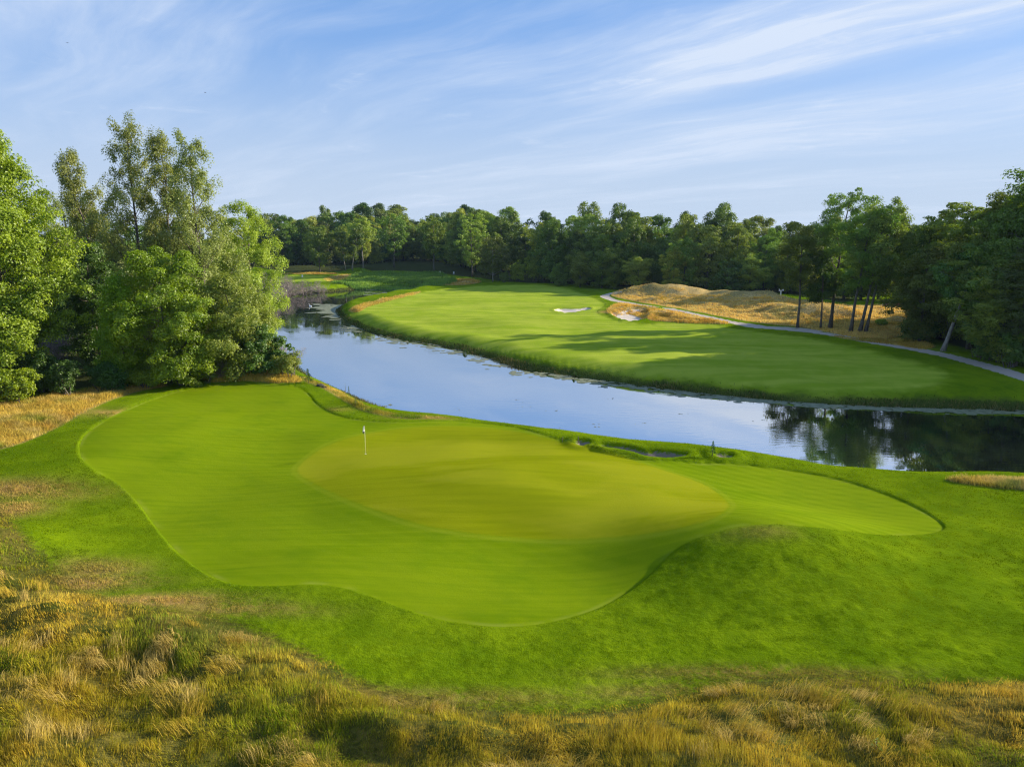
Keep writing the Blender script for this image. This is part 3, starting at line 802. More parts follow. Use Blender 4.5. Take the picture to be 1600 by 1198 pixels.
# bare and dead shrubs
dead = [gen_twigs(301 + k, 5.6, 5.0, 13, 4, .09).mesh('branches', TWIG) for k in range(2)]
def dead_at(px, py, sc_, lab, k, grp=None, yaw=0.):
    x, y, z = G(px, py)
    e = link('dead_shrub', None, None, (x, y, max(z, -.2)), (0, 0, yaw)); tag(e, lab, 'dead shrub', grp)
    link('branches', dead[k % 2], e, scale=(sc_, sc_, sc_))
GD = 'grey dead shrubs in the upper pond'
for k, (px, py, s, lab) in enumerate([
        (408, 470, 1.25, 'grey leafless shrub nearest the left bank trees in the upper pond'),
        (432, 466, 1.2, 'grey leafless shrub second from the left bank in the upper pond'),
        (452, 462, 1.1, 'grey leafless shrub in the middle of the row in the upper pond'),
        (474, 460, 1.0, 'grey leafless shrub second from the right end of the row'),
        (497, 457, .75, 'lowest grey leafless shrub at the right end of the row near the reeds'),
        (420, 480, .9, 'grey leafless shrub standing forward in the dark water by the left trees'),
        (444, 455, 1.1, 'grey leafless shrub behind the row, against the far green strip'),
        (418, 459, 1.2, 'grey leafless shrub behind the row, under the willow edge')]):
    dead_at(px, py, s, lab, k, GD, k * 1.3)
dead_at(350, 590, .36, 'small reddish grey dead bush on the golden bank top', 0, None, .4)
dead_at(95, 560, 1.0, 'dark grey dead shrub in shade between the cottonwood and the dark shrubs', 1, None, 2.)
dead_at(440, 575, .62, 'bare grey shrub over the pond beside the twiggy green shrub', 1, None, 1.)

# ------------------------------------------------------------------ right clump on the dune edge
RT = dict(nl=30, ncl=5, npl=100, ls=.26, cs=.95, flat=.75, up=.6, prof='vase', sp=.16)
GR = 'trees of the clump between path and dune'
tree_at('cottonwood_tree', dict(RT, cb=.44, nl=24, prof='oval'), 'wood_mid', 1246, 512, 352, 'slim dark tree with straight bare trunk, leftmost of the clump by the path', GR, seed=61, wide=30)
tree_at('cottonwood_tree', dict(RT, cb=.36, nl=20, prof='oval'), 'wood_dark', 1282, 513, 392, 'short tree with thin trunk and low dark crown, second in the clump', GR, seed=62, wide=26)
tree_at('cottonwood_tree', dict(RT, cb=.32, nl=38, lean=(.02, 0)), 'wood_mid', 1297, 513, 293, 'tallest tree of the clump by the path, with open upswept top', GR, seed=63, wide=44)
tree_at('cottonwood_tree', dict(RT, cb=.36, nl=30, lean=(.06, 0)), 'wood_mid', 1329, 518, 318, 'tree with a thick trunk in the middle of the clump', GR, seed=64, wide=38)
tree_at('cottonwood_tree', dict(RT, cb=.36, nl=32, lean=(.14, 0)), 'wood_pale', 1343, 519, 312, 'tree leaning right with sunlit yellow green crown, in the clump', GR, seed=65, wide=40)
tree_at('cottonwood_tree', dict(RT, cb=.38, nl=26, lean=(.16, .02)), 'wood_mid', 1352, 519, 330, 'rightmost tree of the clump, dark trunk leaning towards the wood', GR, seed=66, wide=40)

# ------------------------------------------------------------------ right wood
PROTO = {}
def proto(kind, leaf, k):
    key = (kind, leaf, k)
    if key not in PROTO:
        kw = {'right': dict(h=27, R=6.0, cb=.05, nl=46, ncl=5, npl=100, ls=.36, cs=1.3, up=.55, prof='oval', twigs=False),
              'tier': dict(h=27, R=6.2, cb=.12, nl=40, ncl=6, npl=100, ls=.34, cs=1.2, up=.25, prof='oval', flat=.4, twigs=False),
              'farwide': dict(h=21, R=8.2, cb=.10, nl=36, ncl=4, npl=84, ls=.50, cs=1.6, up=.7, prof='vase', twigs=False, sides=5, sp=.18),
              'far': dict(h=24, R=6.6, cb=.06, nl=32, ncl=4, npl=80, ls=.50, cs=1.5, sp=.18, up=.5, prof='round', twigs=False, sides=5),
              'farup': dict(h=24, R=5.8, cb=.14, nl=34, ncl=4, npl=72, ls=.48, cs=1.25, sp=.16, flat=1.0, up=1.1, prof='oval', twigs=False, sides=5),
              'farlow': dict(h=14, R=6.4, cb=.02, nl=26, ncl=7, npl=34, ls=.52, cs=1.0, up=.5, prof='round', twigs=False, sides=5)}[kind]
        PROTO[key] = mesh_pair(gen_tree(900 + k * 31 + len(kind), **kw), leaf)
    return PROTO[key], {'right': 27, 'tier': 27, 'far': 24, 'farup': 24, 'farlow': 14, 'farwide': 21}[kind]

r = np.random.default_rng(5)
RIGHT = [  # px, py, top, leaf, kind, label
    (1432, 524, 352, 'wood_dark', 'right', 'dark tree at the left end of the right wood, next to the clump'),
    (1470, 528, 318, 'wood_mid', 'tier', 'flat topped dark tree standing above its neighbours in the right wood'),
    (1436, 534, 385, 'wood_mid', 'right', 'shaded tree in front of the flat topped tree, left of the leaning trunk'),
    (1512, 545, 330, 'wood_mid', 'tier', 'tiered tree behind the leaning pale trunk'),
    (1540, 548, 300, 'wood_mid', 'right', 'dark tree right of the tiered tree, second tallest in the right wood'),
    (1572, 560, 278, 'wood_mid', 'right', 'tallest tree of the right wood, near the right edge, knobbly open top'),
    (1598, 556, 282, 'wood_mid', 'right', 'tall tree cut by the right edge of the photo'),
    (1560, 566, 400, 'wood_mid', 'right', 'low dark tree beside the path, right of the leaning trunk'),
    (1585, 572, 380, 'wood_dark', 'tier', 'low dark tree beside the path at the right edge')]
GW = 'trees of the right wood'
for k, (px, py, top, lf, kd, lab) in enumerate(RIGHT):
    pr, hh = proto(kd, lf, k % 2)
    x, y, z = G(px, py)
    s = (z_for_row(y, top) - z) / hh
    stand('broadleaf_tree', pr, (x, y, z), (max(s, .72), max(s, .72), s), k * 1.7, lab, 'tree', GW)
# the wood runs on outside the frame, along the path and the far shore
k = 0
for yy in np.arange(84, 146, 6.8):
    for xx in np.arange(74, 128, 9.0):
        x = xx + r.normal() * 2; y = yy + r.normal() * 1.6
        if x < 72 + max(0, (y - 118)) * .35 + 2: continue
        px, py = pix(x, y, 2)
        if px < 1608: 
            lab = 'dark tree deep inside the right wood, behind its front row'
        else:
            lab = 'tree of the right wood beyond the right edge of the photo'
        lf = ('wood_dark', 'wood_mid', 'wood_pale', 'wood_mid')[k % 4]
        pr, hh = proto(('right', 'tier')[k % 2], lf, k % 2)
        s = r.uniform(.82, 1.04)
        z = ground_z(x, y)
        if px < 1680: s = min(s, (z_for_row(y, np.interp(px, [1400, 1430, 1460, 1500, 1545, 1600, 1680], [372, 362, 345, 348, 318, 300, 285])) - z) / 27.)
        stand('broadleaf_tree', pr, (x, y, z), (max(s, .7), max(s, .7), s), r.uniform(0, 6.28), lab, 'tree', GW)
        k += 1
# leaning bare trunk by the path
x, y, z = G(1474, 547)
tree_at('leaning_tree', dict(cb=.52, nl=20, ncl=8, npl=40, ls=.36, cs=.8, up=.4, prof='round', lean=(.24, 0), tr=.30, wander=.2), 'wood_dark', 1473, 548, 385,
        'tree with pale bare trunk leaning right beside the path', seed=70, wide=40, bark=BARK_PALE)
for k, (px, py, top, w, lab) in enumerate([
        (1425, 528, 488, 26, 'dark shrub at the left end of the right wood'), (1444, 534, 500, 20, 'dark shrub at the wood edge left of the leaning trunk'),
        (1528, 558, 500, 24, 'dark shrub just right of the leaning trunk'), (1540, 562, 508, 28, 'dark shrub at the wood edge between leaning trunk and photo edge'),
        (1580, 574, 515, 30, 'dark shrub beside the path at the right edge')]):
    shrub_at('shrub', 'wood_dark', px, py, top, w, lab, 130 + k, 'shrubs along the right wood', ls=.34, cs=.7, npl=34)
shrub_at('shrub', 'bright', 1378, 508, 500, 13, 'sunlit yellow green low shrub right of the clump', 140, ls=.25, cs=.4, npl=30)

# ------------------------------------------------------------------ the far wood
WL = np.array([(395, 424), (440, 424), (500, 424), (560, 422), (620, 417), (660, 416), (710, 424), (750, 434), (800, 439), (860, 443), (920, 447), (980, 450),
               (1060, 454), (1140, 456), (1210, 457), (1260, 457), (1310, 458)], float)
wx, wy = P(WL[:, 0], WL[:, 1], 2.2)
WLW = np.stack([wx, wy], 1)
seg = np.linalg.norm(np.diff(WLW, axis=0), axis=1); cum = np.append(0, np.cumsum(seg))
def seg_name(px):
    for lim, nm in ((470, 'behind the grey dead shrubs'), (560, 'behind the golden patch left of the reeds'), (650, 'behind the reed bed'), (735, 'behind the white tee markers'),
                    (800, 'behind the round pale tree'), (865, 'behind the sunlit willow bush'), (930, 'behind the small bunker'), (1000, 'behind the left tip of the dune'),
                    (1070, 'behind the highest crest of the dune'), (1140, 'behind the middle of the dune'), (1205, 'behind the right slope of the dune'),
                    (1265, 'behind the white two-armed sign'), (1345, 'behind the clump by the path')):
        if px < lim: return nm
    return 'seen between the clump and the right wood'
GF = 'trees of the far wood'
ROWS = [(0, 'front', 8.4, (.52, .86)), (9, 'second', 8.6, (.74, .98)), (19, 'third', 9.4, (.88, 1.06)), (31, 'fourth', 10.4, (.96, 1.12)), (46, 'back', 11.4, (1.0, 1.2))]
tone = {'wood_dark': 'dark', 'wood_mid': 'green', 'wood_pale': 'pale'}
shape = {'far': 'rounded', 'farup': 'upswept', 'farlow': 'low bushy', 'farwide': 'broad'}
cnt = 0
for back, rown, sp, (s0, s1) in ROWS:
    s = r.uniform(0, 4)
    while s < cum[-1] + 70:
        x = np.interp(s, cum, WLW[:, 0]); y = np.interp(s, cum, WLW[:, 1])
        if s > cum[-1]:
            x += (s - cum[-1]) * .88; y += (s - cum[-1]) * .47
        x += r.normal() * 1.4; y += back + r.normal() * 2.0
        s += sp * r.uniform(.75, 1.3)
        z = ground_z(x, y)
        px, py = pix(x, y, z)
        u = r.random()
        lf = 'wood_dark' if u < .27 else 'wood_mid' if u < .68 else 'wood_pale'
        kd = 'farup' if r.random() < .42 else 'far'
        if back == 0 and 600 < px < 705: continue          # an open shaded slope
        if -42 < x < 14 and y < .344 * (x + 49) + 272: continue
        if r.random() < .24: kd = 'farwide'
        if back == 0 and r.random() < .20: kd = 'farlow'
        pr, hh = proto(kd, lf, int(r.integers(0, 2)))
        k = r.uniform(s0, s1) * (0.9 if px > 1150 else 1.0)
        if px > 1300: k *= .85
        if px < 640: k *= 1.12
        stand('broadleaf_tree', pr, (x, y, z), (k * r.uniform(.82, 1.22), k * r.uniform(.82, 1.22), k * (.84 if kd == 'farwide' else 1.) * r.uniform(.93, 1.05)), r.uniform(0, 6.28),
              f'{tone[lf]} {shape[kd]} tree, far wood {rown} row, {seg_name(px)}', 'tree', GF)
        cnt += 1
for k, (px, py, top, lf) in enumerate([(1318, 468, 348, 'wood_mid'), (1345, 469, 352, 'wood_dark'), (1372, 468, 345, 'wood_mid'), (1400, 470, 350, 'wood_pale'), (1424, 471, 352, 'wood_mid'), (1450, 472, 345, 'wood_dark')]):
    x, y, z = G(px, py); pr, hh = proto('far', lf, k % 2); q = (z_for_row(y, top) - z) / hh
    stand('broadleaf_tree', pr, (x, y, z), (q * 1.1, q * 1.1, q), k * 1.1, f'{tone[lf]} rounded tree, far wood front row, behind the pale drive and the clump', 'tree', GF)
def far_tree(px, py, top, w, leaf, kd, lab, name='broadleaf_tree', bark=None, seed=0, **kw):
    base = dict(cb=.36, nl=28, ncl=8, npl=36, ls=.45, cs=.9, up=.6, prof='vase', twigs=False)
    base.update(kw)
    tree_at(name, base, leaf, px, py, top, lab, GF, seed=seed, wide=w, bark=bark)
far_tree(568, 424, 341, 18, 'wood_pale', 0, 'tree with one long bare pale trunk standing forward of the far wood', seed=201, bark=BARK_PALE, cb=.42)
far_tree(545, 421, 350, 18, 'wood_mid', 0, 'tree with several pale stems left of the single bare trunk', seed=202, bark=BARK_PALE, stems=3, cb=.34)
far_tree(500, 425, 352, 20, 'wood_mid', 0, 'rounded tree at the far wood edge above the golden patch', seed=203, cb=.12)
far_tree(678, 426, 338, 20, 'wood_mid', 0, 'tall tree with thin trunk on the shaded slope left of the tee markers', seed=204)
far_tree(616, 418, 334, 22, 'wood_mid', 0, 'broad crowned tree behind the shaded slope', seed=205, cb=.28)
far_tree(770, 440, 372, 30, 'wood_mid', 0, 'round tree with twisted pale trunk at the end of the fairway', seed=206, cb=.22, prof='round', bark=BARK_PALE)
far_tree(738, 432, 332, 24, 'wood_pale', 0, 'tall pale upswept tree above the round tree', seed=207, cb=.2, up=1.1)
far_tree(850, 440, 348, 28, 'wood_pale', 0, 'sunlit pale tree behind the willow bush', seed=208, cb=.1)
shrub_at('willow_bush', 'willow', 835, 441, 400, 24, 'sunlit yellow green willow bush at the end of the fairway', 210, ls=.42, cs=.75, npl=36)
shrub_at('willow_bush', 'willow', 808, 440, 408, 12, 'small bright green bush left of the sunlit willow bush', 211, ls=.42, cs=.7, npl=34)
shrub_at('shrub', 'wood_mid', 788, 441, 421, 7, 'little pale bush at the foot of the round tree', 212, ls=.42, cs=.6, npl=30)

# ------------------------------------------------------------------ grasses
def blades(name, x, y, z, h, w, lean, az, col, mat, kind='stuff', tipdark=1.0, label=None, cat=None):
    N = len(x)
    b = np.stack([x, y, z - .03], 1)
    d = np.stack([np.cos(az), np.sin(az), np.zeros(N)], 1)
    fa = RNG.uniform(0, 2 * PI, N)
    sd = np.stack([np.cos(fa), np.sin(fa), np.zeros(N)], 1) * (w / 2)[:, None]
    l = lean[:, None]; hh = h[:, None]
    up = np.array([0, 0, 1.])
    mid = b + d * hh * l * .30 + up * hh * .58 * np.sqrt(np.maximum(.1, 1 - (l * .5) ** 2))
    tip = b + d * hh * l * .92 + up * hh * np.sqrt(np.maximum(.04, 1 - (l * .92) ** 2))
    V = np.stack([b - sd, b + sd, mid + sd * .8, mid - sd * .8, tip], 1).reshape(-1, 3)
    k = np.arange(N)[:, None] * 5
    loops = np.concatenate([k + np.array([0, 1, 2, 3]), k + np.array([3, 2, 4])], 1).ravel()
    sizes = np.tile([4, 3], N)
    c = np.repeat(col[:, None, :], 5, 1)
    c = np.concatenate([c, np.ones((N, 5, 1))], 2)
    me = np_mesh(name, V, None, loops, sizes, {'col': ('POINT', 'FLOAT_COLOR', c)}, mat)
    o = link(name, me); tag(o, label, cat, kind=kind)
    return o

M_BLADE = blade_mat('grass blade')
GOLD = np.array([.54, .39, .055]); STRAW = np.array([.62, .46, .13]); OLIVE = np.array([.205, .205, .010]); GRN = np.array([.120, .215, .007]); RUST = np.array([.44, .265, .045]); BLUE = np.array([.16, .21, .085])
GREY = np.array([.22, .17, .10])

def scatter(n, box_px, accept, rmin=8.):
    """points on the ground, spread evenly over the view"""
    out = []
    x0, x1, y0, y1 = box_px
    got = 0
    while got < n:
        px = RNG.uniform(x0, x1, n); py = RNG.uniform(y0, y1, n)
        z = np.full(n, 1.9)
        for k in range(5):
            x, y = P(px, py, z); z = .5 * z + .5 * np.maximum(look(x, y, 'h'), 0)
        x, y = P(px, py, z)
        k = accept(x, y)
        out.append(np.stack([x[k], y[k]], 1)); got += k.sum()
        if k.sum() == 0: break
    o = np.concatenate(out)[:n]
    return o[:, 0], o[:, 1]

def pal(x, y, spots, base_w):
    """colour of tall grass by place: noise between palettes, nudged by named spots"""
    n1 = fbm(x / 5., y / 4., 61, 3); n2 = fbm(x / 2.2, y / 1.8, 67, 3); n3 = fbm(x / 1.1, y / .9, 71, 2)
    W = np.stack([base_w[0] * np.exp(2.0 * n1), base_w[1] * np.exp(2.5 * n3), base_w[2] * np.exp(-2.2 * n1 + n2), base_w[3] * np.exp(-2. * n1 - 2. * n2), base_w[4] * np.exp(2.4 * n2), base_w[5] * np.exp(-2.5 * n2)], 1)
    for px, py, rr, idx, w in spots:
        cx, cy, _ = G(px, py)
        W[:, idx] += w * np.exp(-((x - cx) ** 2 + (y - cy) ** 2) / rr ** 2)
    W = W ** 1.6; W /= W.sum(1)[:, None]
    C = W @ np.stack([GOLD, STRAW, OLIVE, GRN, RUST, BLUE])
    # each blade leans to one of its patch's colours
    return C

def tall_grass():
    fes = FESCUE[0]
    n = 560000
    x, y = scatter(n, (-300, 2000, 770, 1420), lambda X, Y: (look(X, Y, 's_fesc') > RNG.uniform(-.15, .8, len(X))) & (np.hypot(X, Y) > 8))
    z = look(x, y, 'h')
    d = sdist(x, y, fes, margin=8.)
    clump = fbm(x / .75, y / .6, 81, 3)
    big = fbm(x / 2.6, y / 2.0, 83, 3)
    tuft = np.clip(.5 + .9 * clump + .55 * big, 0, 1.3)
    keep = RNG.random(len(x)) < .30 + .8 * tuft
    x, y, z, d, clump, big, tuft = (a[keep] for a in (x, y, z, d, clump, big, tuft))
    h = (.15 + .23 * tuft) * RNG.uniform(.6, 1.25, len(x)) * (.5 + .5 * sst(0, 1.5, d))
    flow = 2 * PI * fbm(x / 2.5, y / 2.2, 87, 2) + PI * .9
    flat = sst(.05, .55, fbm(x / 1.6, y / 1.3, 89, 2) + .25 * RNG.normal(size=len(x)))
    lean = np.clip(.28 + .62 * flat + .15 * RNG.normal(size=len(x)), .05, 1.05)
    az = flow + RNG.normal(size=len(x)) * .6
    spots = [(84, 900, 1.5, 0, 2.2), (130, 928, 1.6, 1, 1.6), (190, 945, 1.8, 0, 2.2), (260, 955, 1.8, 1, 1.4), (20, 820, 1.6, 0, 1.5), (150, 960, 4.5, 4, 1.0), (60, 960, 4, 0, 1.8), (20, 1000, 4, 0, 1.0), (30, 850, 3.0, 3, 1.2), (40, 940, 1.8, 5, 2.), (300, 975, 2.0, 5, 2.6), (360, 1000, 2.2, 5, 1.4), (430, 1010, 1.8, 3, 1.5),
             (250, 1100, 3.4, 2, 2.6), (330, 1060, 3.4, 3, 1.4), (480, 1000, 2.4, 1, 1.2), (560, 1060, 2.2, 0, 2.2), (700, 1100, 4, 0, 1.6), (900, 1112, 3, 0, 2.), (1150, 1070, 3, 0, 1.8),
             (450, 1130, 3, 3, 1.2), (700, 1150, 3, 2, 1.6), (1000, 1130, 3, 2, 2.0), (1280, 1090, 2.6, 3, 2.4), (1200, 1070, 2.5, 2, 1.5), (1500, 1090, 3, 4, 1.6), (1540, 1100, 2, 1, 1.2), (1400, 1150, 3, 2, 1.6), (100, 1150, 4, 4, 1.0), (900, 1180, 2, 4, 1.), (200, 905, 2.0, 1, .8)]
    C = pal(x, y, spots, (.62, .06, 1.1, .9, .26, .06)) * np.array([1.3, 1.25, .95])
    jit = RNG.normal(size=(len(x), 1)) * .22 + RNG.normal(size=(len(x), 3)) * .05
    pick = RNG.random(len(x))
    C = np.where((pick < .20)[:, None], C * .45 + GOLD * .55, C)
    C = np.where((pick > .95)[:, None], C * .5 + STRAW * .5, C)
    C = np.clip(C * (1 + jit), .003, .8)
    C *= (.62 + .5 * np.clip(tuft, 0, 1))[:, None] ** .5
    # lodged wisps: handfuls of long pale stems laid over in one direction
    wx, wy = scatter(170, (-80, 1680, 880, 1230), lambda X, Y: (look(X, Y, 's_fesc') > .8) & (fbm(X / 4., Y / 3., 131, 2) > .0))
    n = RNG.integers(30, 110, len(wx)); i = np.repeat(np.arange(len(wx)), n)
    rad_ = RNG.uniform(.12, .38, len(wx))[i]
    sx = wx[i] + RNG.normal(size=len(i)) * rad_; sy = wy[i] + RNG.normal(size=len(i)) * rad_ * .7
    wa = (2 * PI * fbm(wx / 3., wy / 3., 133, 2) + RNG.normal(size=len(wx)) * .5)[i] + RNG.normal(size=len(i)) * .35
    wc = np.where(RNG.random(len(wx))[:, None] < .4, STRAW, GOLD)[i] * RNG.uniform(.55, 1.1, (len(i), 1))
    x = np.append(x, sx); y = np.append(y, sy); z = np.append(z, look(sx, sy, 'h') + .10)
    h = np.append(h, RNG.uniform(.35, .7, len(i))); lean = np.append(lean, np.clip(.78 + .18 * RNG.normal(size=len(i)), .3, 1.05)); az = np.append(az, wa)
    C = np.concatenate([C, wc])
    dist = np.hypot(x, y)
    w = RNG.uniform(.006, .016, len(x)) * (dist / 24) ** .8
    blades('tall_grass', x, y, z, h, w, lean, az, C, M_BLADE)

    # other strips of tall grass: along the left bank, the golden bank top and the dunes
    xs, ys, hs, ws, Cs = [], [], [], [], []
    for k, (idx, n, box, hh, ww, bw) in enumerate([
            (1, 60000, (-120, 280, 590, 770), .55, .03, (1., .45, .25, .25, .5, .1)), (2, 16000, (300, 485, 575, 605), .6, .04, (1.6, .3, .2, .2, .1, .02)),
            (3, 80000, (940, 1440, 440, 540), .50, .075, (1.2, 2.2, .22, .08, .30, .22)), (4, 18000, (935, 1150, 468, 512), .5, .07, (1., .5, .3, .1, .5, .05)),
            (5, 5000, (500, 580, 425, 445), .6, .11, (1.2, .7, .1, .05, .5, .05)), (6, 4000, (430, 570, 424, 431), .6, .13, (1., .4, .1, .1, .9, .05)),
            (7, 6000, (665, 760, 432, 450), .6, .11, (1., .4, .1, .05, 1., .05)), (8, 7000, (540, 660, 450, 492), .55, .09, (1.2, .6, .1, .05, .6, .05)),
            (9, 14000, (1470, 1720, 740, 780), .45, .025, (.8, .8, .5, .3, .2, .3)), (10, 9000, (1290, 1470, 518, 550), .4, .06, (.8, .3, .4, .1, .6, .1)),
            (11, 7000, (474, 670, 586, 660), .34, .03, (.35, .2, 1.3, 1.5, .1, .2))]):
        poly = FESCUE[idx]
        X, Y = scatter(n, box, lambda a, b: sdist(a, b, poly, margin=3.) > RNG.uniform(-.2, .6, len(a)))
        xs.append(X); ys.append(Y)
        hs.append(hh * RNG.uniform(.5, 1.25, len(X)) * (.75 + .5 * fbm(X / 2., Y / 2., 91, 2)))
        ws.append(ww * RNG.uniform(.6, 1.3, len(X)))
        sp = [(1240, 482, 7, 5, 3.), (1210, 490, 6, 5, 2.), (1045, 462, 6, 2, 2.), (1350, 500, 14, 3, .5)] if idx == 3 else []
        Cs.append(pal(X, Y, sp, bw) * (np.array([1.38, 1.22, 1.3]) if idx in (3, 4) else np.array([1.08, 1.08, 1.25])))
    x, y, h, w, C = map(np.concatenate, (xs, ys, hs, ws, Cs))
    z = look(x, y, 'h')
    k = z > .05
    x, y, z, h, w, C = x[k], y[k], z[k], h[k], w[k], C[k]
    C = np.clip(C * (1 + RNG.normal(size=(len(x), 1)) * .2), .003, .8)
    blades('golden_grass', x, y, z, h, w, np.clip(.35 + .2 * RNG.normal(size=len(x)), 0, .9), RNG.uniform(0, 2 * PI, len(x)), C, M_BLADE)
tall_grass()

def mown_rough():
    n = 340000
    def ok(X, Y):
        fr, fe, bk, sa, wo = look(X, Y, 's_fringe', 's_fesc', 's_bank', 's_sand', 's_wood')
        k = (fr < -.12) & (np.hypot(X, Y) < 75) & (fe < .3) & (bk > .8) & (sa < -.05) & (wo < .5)
        return k
    x, y = scatter(n, (-60, 1660, 600, 1120), ok)
    z = look(x, y, 'h')
    d = np.hypot(x, y)
    cl = fbm(x / .5, y / .45, 93, 2)
    h = (.065 + .045 * np.clip(cl, -.6, 1)) * RNG.uniform(.6, 1.3, len(x)) * np.clip(d / 45, .8, 1.2)
    w = RNG.uniform(.012, .026, len(x)) * (d / 35)
    t = np.clip(.5 + .5 * fbm(x / 3., y / 2.5, 95, 3) + .25 * RNG.normal(size=len(x)), 0, 1)[:, None]
    C = np.array([.076, .138, .002]) * (1 - t) + np.array([.195, .285, .004]) * t
    dr = np.zeros(len(x))
    for px, py, rx, ry, wgt in DRY:
        wx, wy, _ = G(px, py)
        dr = np.maximum(dr, wgt * np.exp(-((x - wx) / rx) ** 2 - ((y - wy) / ry) ** 2))
    dr = np.clip(dr * (.7 + .8 * RNG.random(len(x))), 0, 1)[:, None]
    h = h * (1 + 1.8 * dr[:, 0]); C = C * (1 - dr) + np.array([.46, .31, .085]) * dr
    C = C * (1 + .28 * fbm(x / 9., y / 7., 141, 3))[:, None] * np.array([1, 1, 1.]) + np.clip(fbm(x / 6., y / 5., 143, 3), 0, 1)[:, None] * np.array([.05, .02, 0])
    C = np.clip(C, .002, .6)
    blades('rough_grass', x, y, z, h, w, np.clip(.45 + .25 * RNG.normal(size=len(x)), 0, 1), RNG.uniform(0, 2 * PI, len(x)), C, M_BLADE)
mown_rough()

def bank_growth():
    # sedge along the water's edge
    a = WATER; b = np.roll(a, -1, 0)
    L = np.linalg.norm(b - a, axis=1)
    dpt = np.hypot(a[:, 0], a[:, 1])
    wgt = L / np.maximum(dpt, 40) * (dpt < 330)
    i = RNG.choice(len(a), 46000, p=wgt / wgt.sum())
    t = RNG.random(len(i))[:, None]
    p = a[i] * (1 - t) + b[i] * t + RNG.normal(size=(len(i), 2)) * .35
    e = (b - a)[i] / (L[i][:, None] + 1e-9); nrm = np.stack([e[:, 1], -e[:, 0]], 1)
    p = p + nrm * np.abs(RNG.normal(size=(len(i), 1))) * .8 * RNG.choice([-1, 1], (len(i), 1), p=[.12, .88]) * 1.0
    dw = -sdist(p[:, 0], p[:, 1], WATER, margin=6.)
    flip = dw < -.6
    p[flip] -= 2 * nrm[flip] * .8
    dw = -sdist(p[:, 0], p[:, 1], WATER, margin=6.)
    k = (dw > -.5) & (dw < 2.6)
    near_mown = (p[:, 1] < 72) & (p[:, 0] > -8) & (dw > .9)
    k &= ~near_mown
    p = p[k]; x, y = p.T
    z = np.maximum(look(x, y, 'h'), -.05)
    patch = fbm(x / 5., y / 5., 97, 2)
    d = np.hypot(x, y)
    h = (.26 + .28 * np.clip(patch, -.3, 1)) * RNG.uniform(.5, 1.5, len(x)) * np.where(d < 72, .8, 1.)
    C = np.where((RNG.random(len(x)) < .22 + .25 * patch)[:, None], np.array([.24, .19, .07]), np.array([.055, .080, .016])) * RNG.uniform(.6, 1.3, (len(x), 1))
    blades('bank_sedge', x, y, z, h, RNG.uniform(.015, .04, len(x)) * np.maximum(d / 60, .7), np.clip(.4 + .25 * RNG.normal(size=len(x)), 0, 1), RNG.uniform(0, 2 * PI, len(x)), C, M_BLADE)

    # green reed bed and waterside growth at the head of the pond
    poly = np.stack(P(np.array([515, 545, 560, 600, 640, 690, 715, 690, 650, 600, 560, 525]), np.array([447, 443, 436, 430, 433, 440, 446, 451, 452, 450, 450, 450]), .6), 1)
    x, y = scatter(42000, (505, 725, 428, 455), lambda a, b: sdist(a, b, poly, margin=3.) > RNG.uniform(-.3, 1., len(a)))
    z = np.maximum(look(x, y, 'h'), -.1)
    pt = fbm(x / 9., y / 6., 99, 3)
    h = (1.0 + .8 * np.clip(pt, -.6, 1)) * RNG.uniform(.6, 1.25, len(x))
    tt = np.clip(.5 + .6 * fbm(x / 14., y / 5., 101, 2) + .2 * RNG.normal(size=len(x)), 0, 1)[:, None]
    C = np.array([.11, .23, .040]) * (1 - tt) + np.array([.26, .40, .06]) * tt
    blades('reed_bed', x, y, z, h, RNG.uniform(.08, .2, len(x)), np.clip(.2 + .15 * RNG.normal(size=len(x)), 0, .6), RNG.uniform(0, 2 * PI, len(x)), C, M_BLADE)
bank_growth()

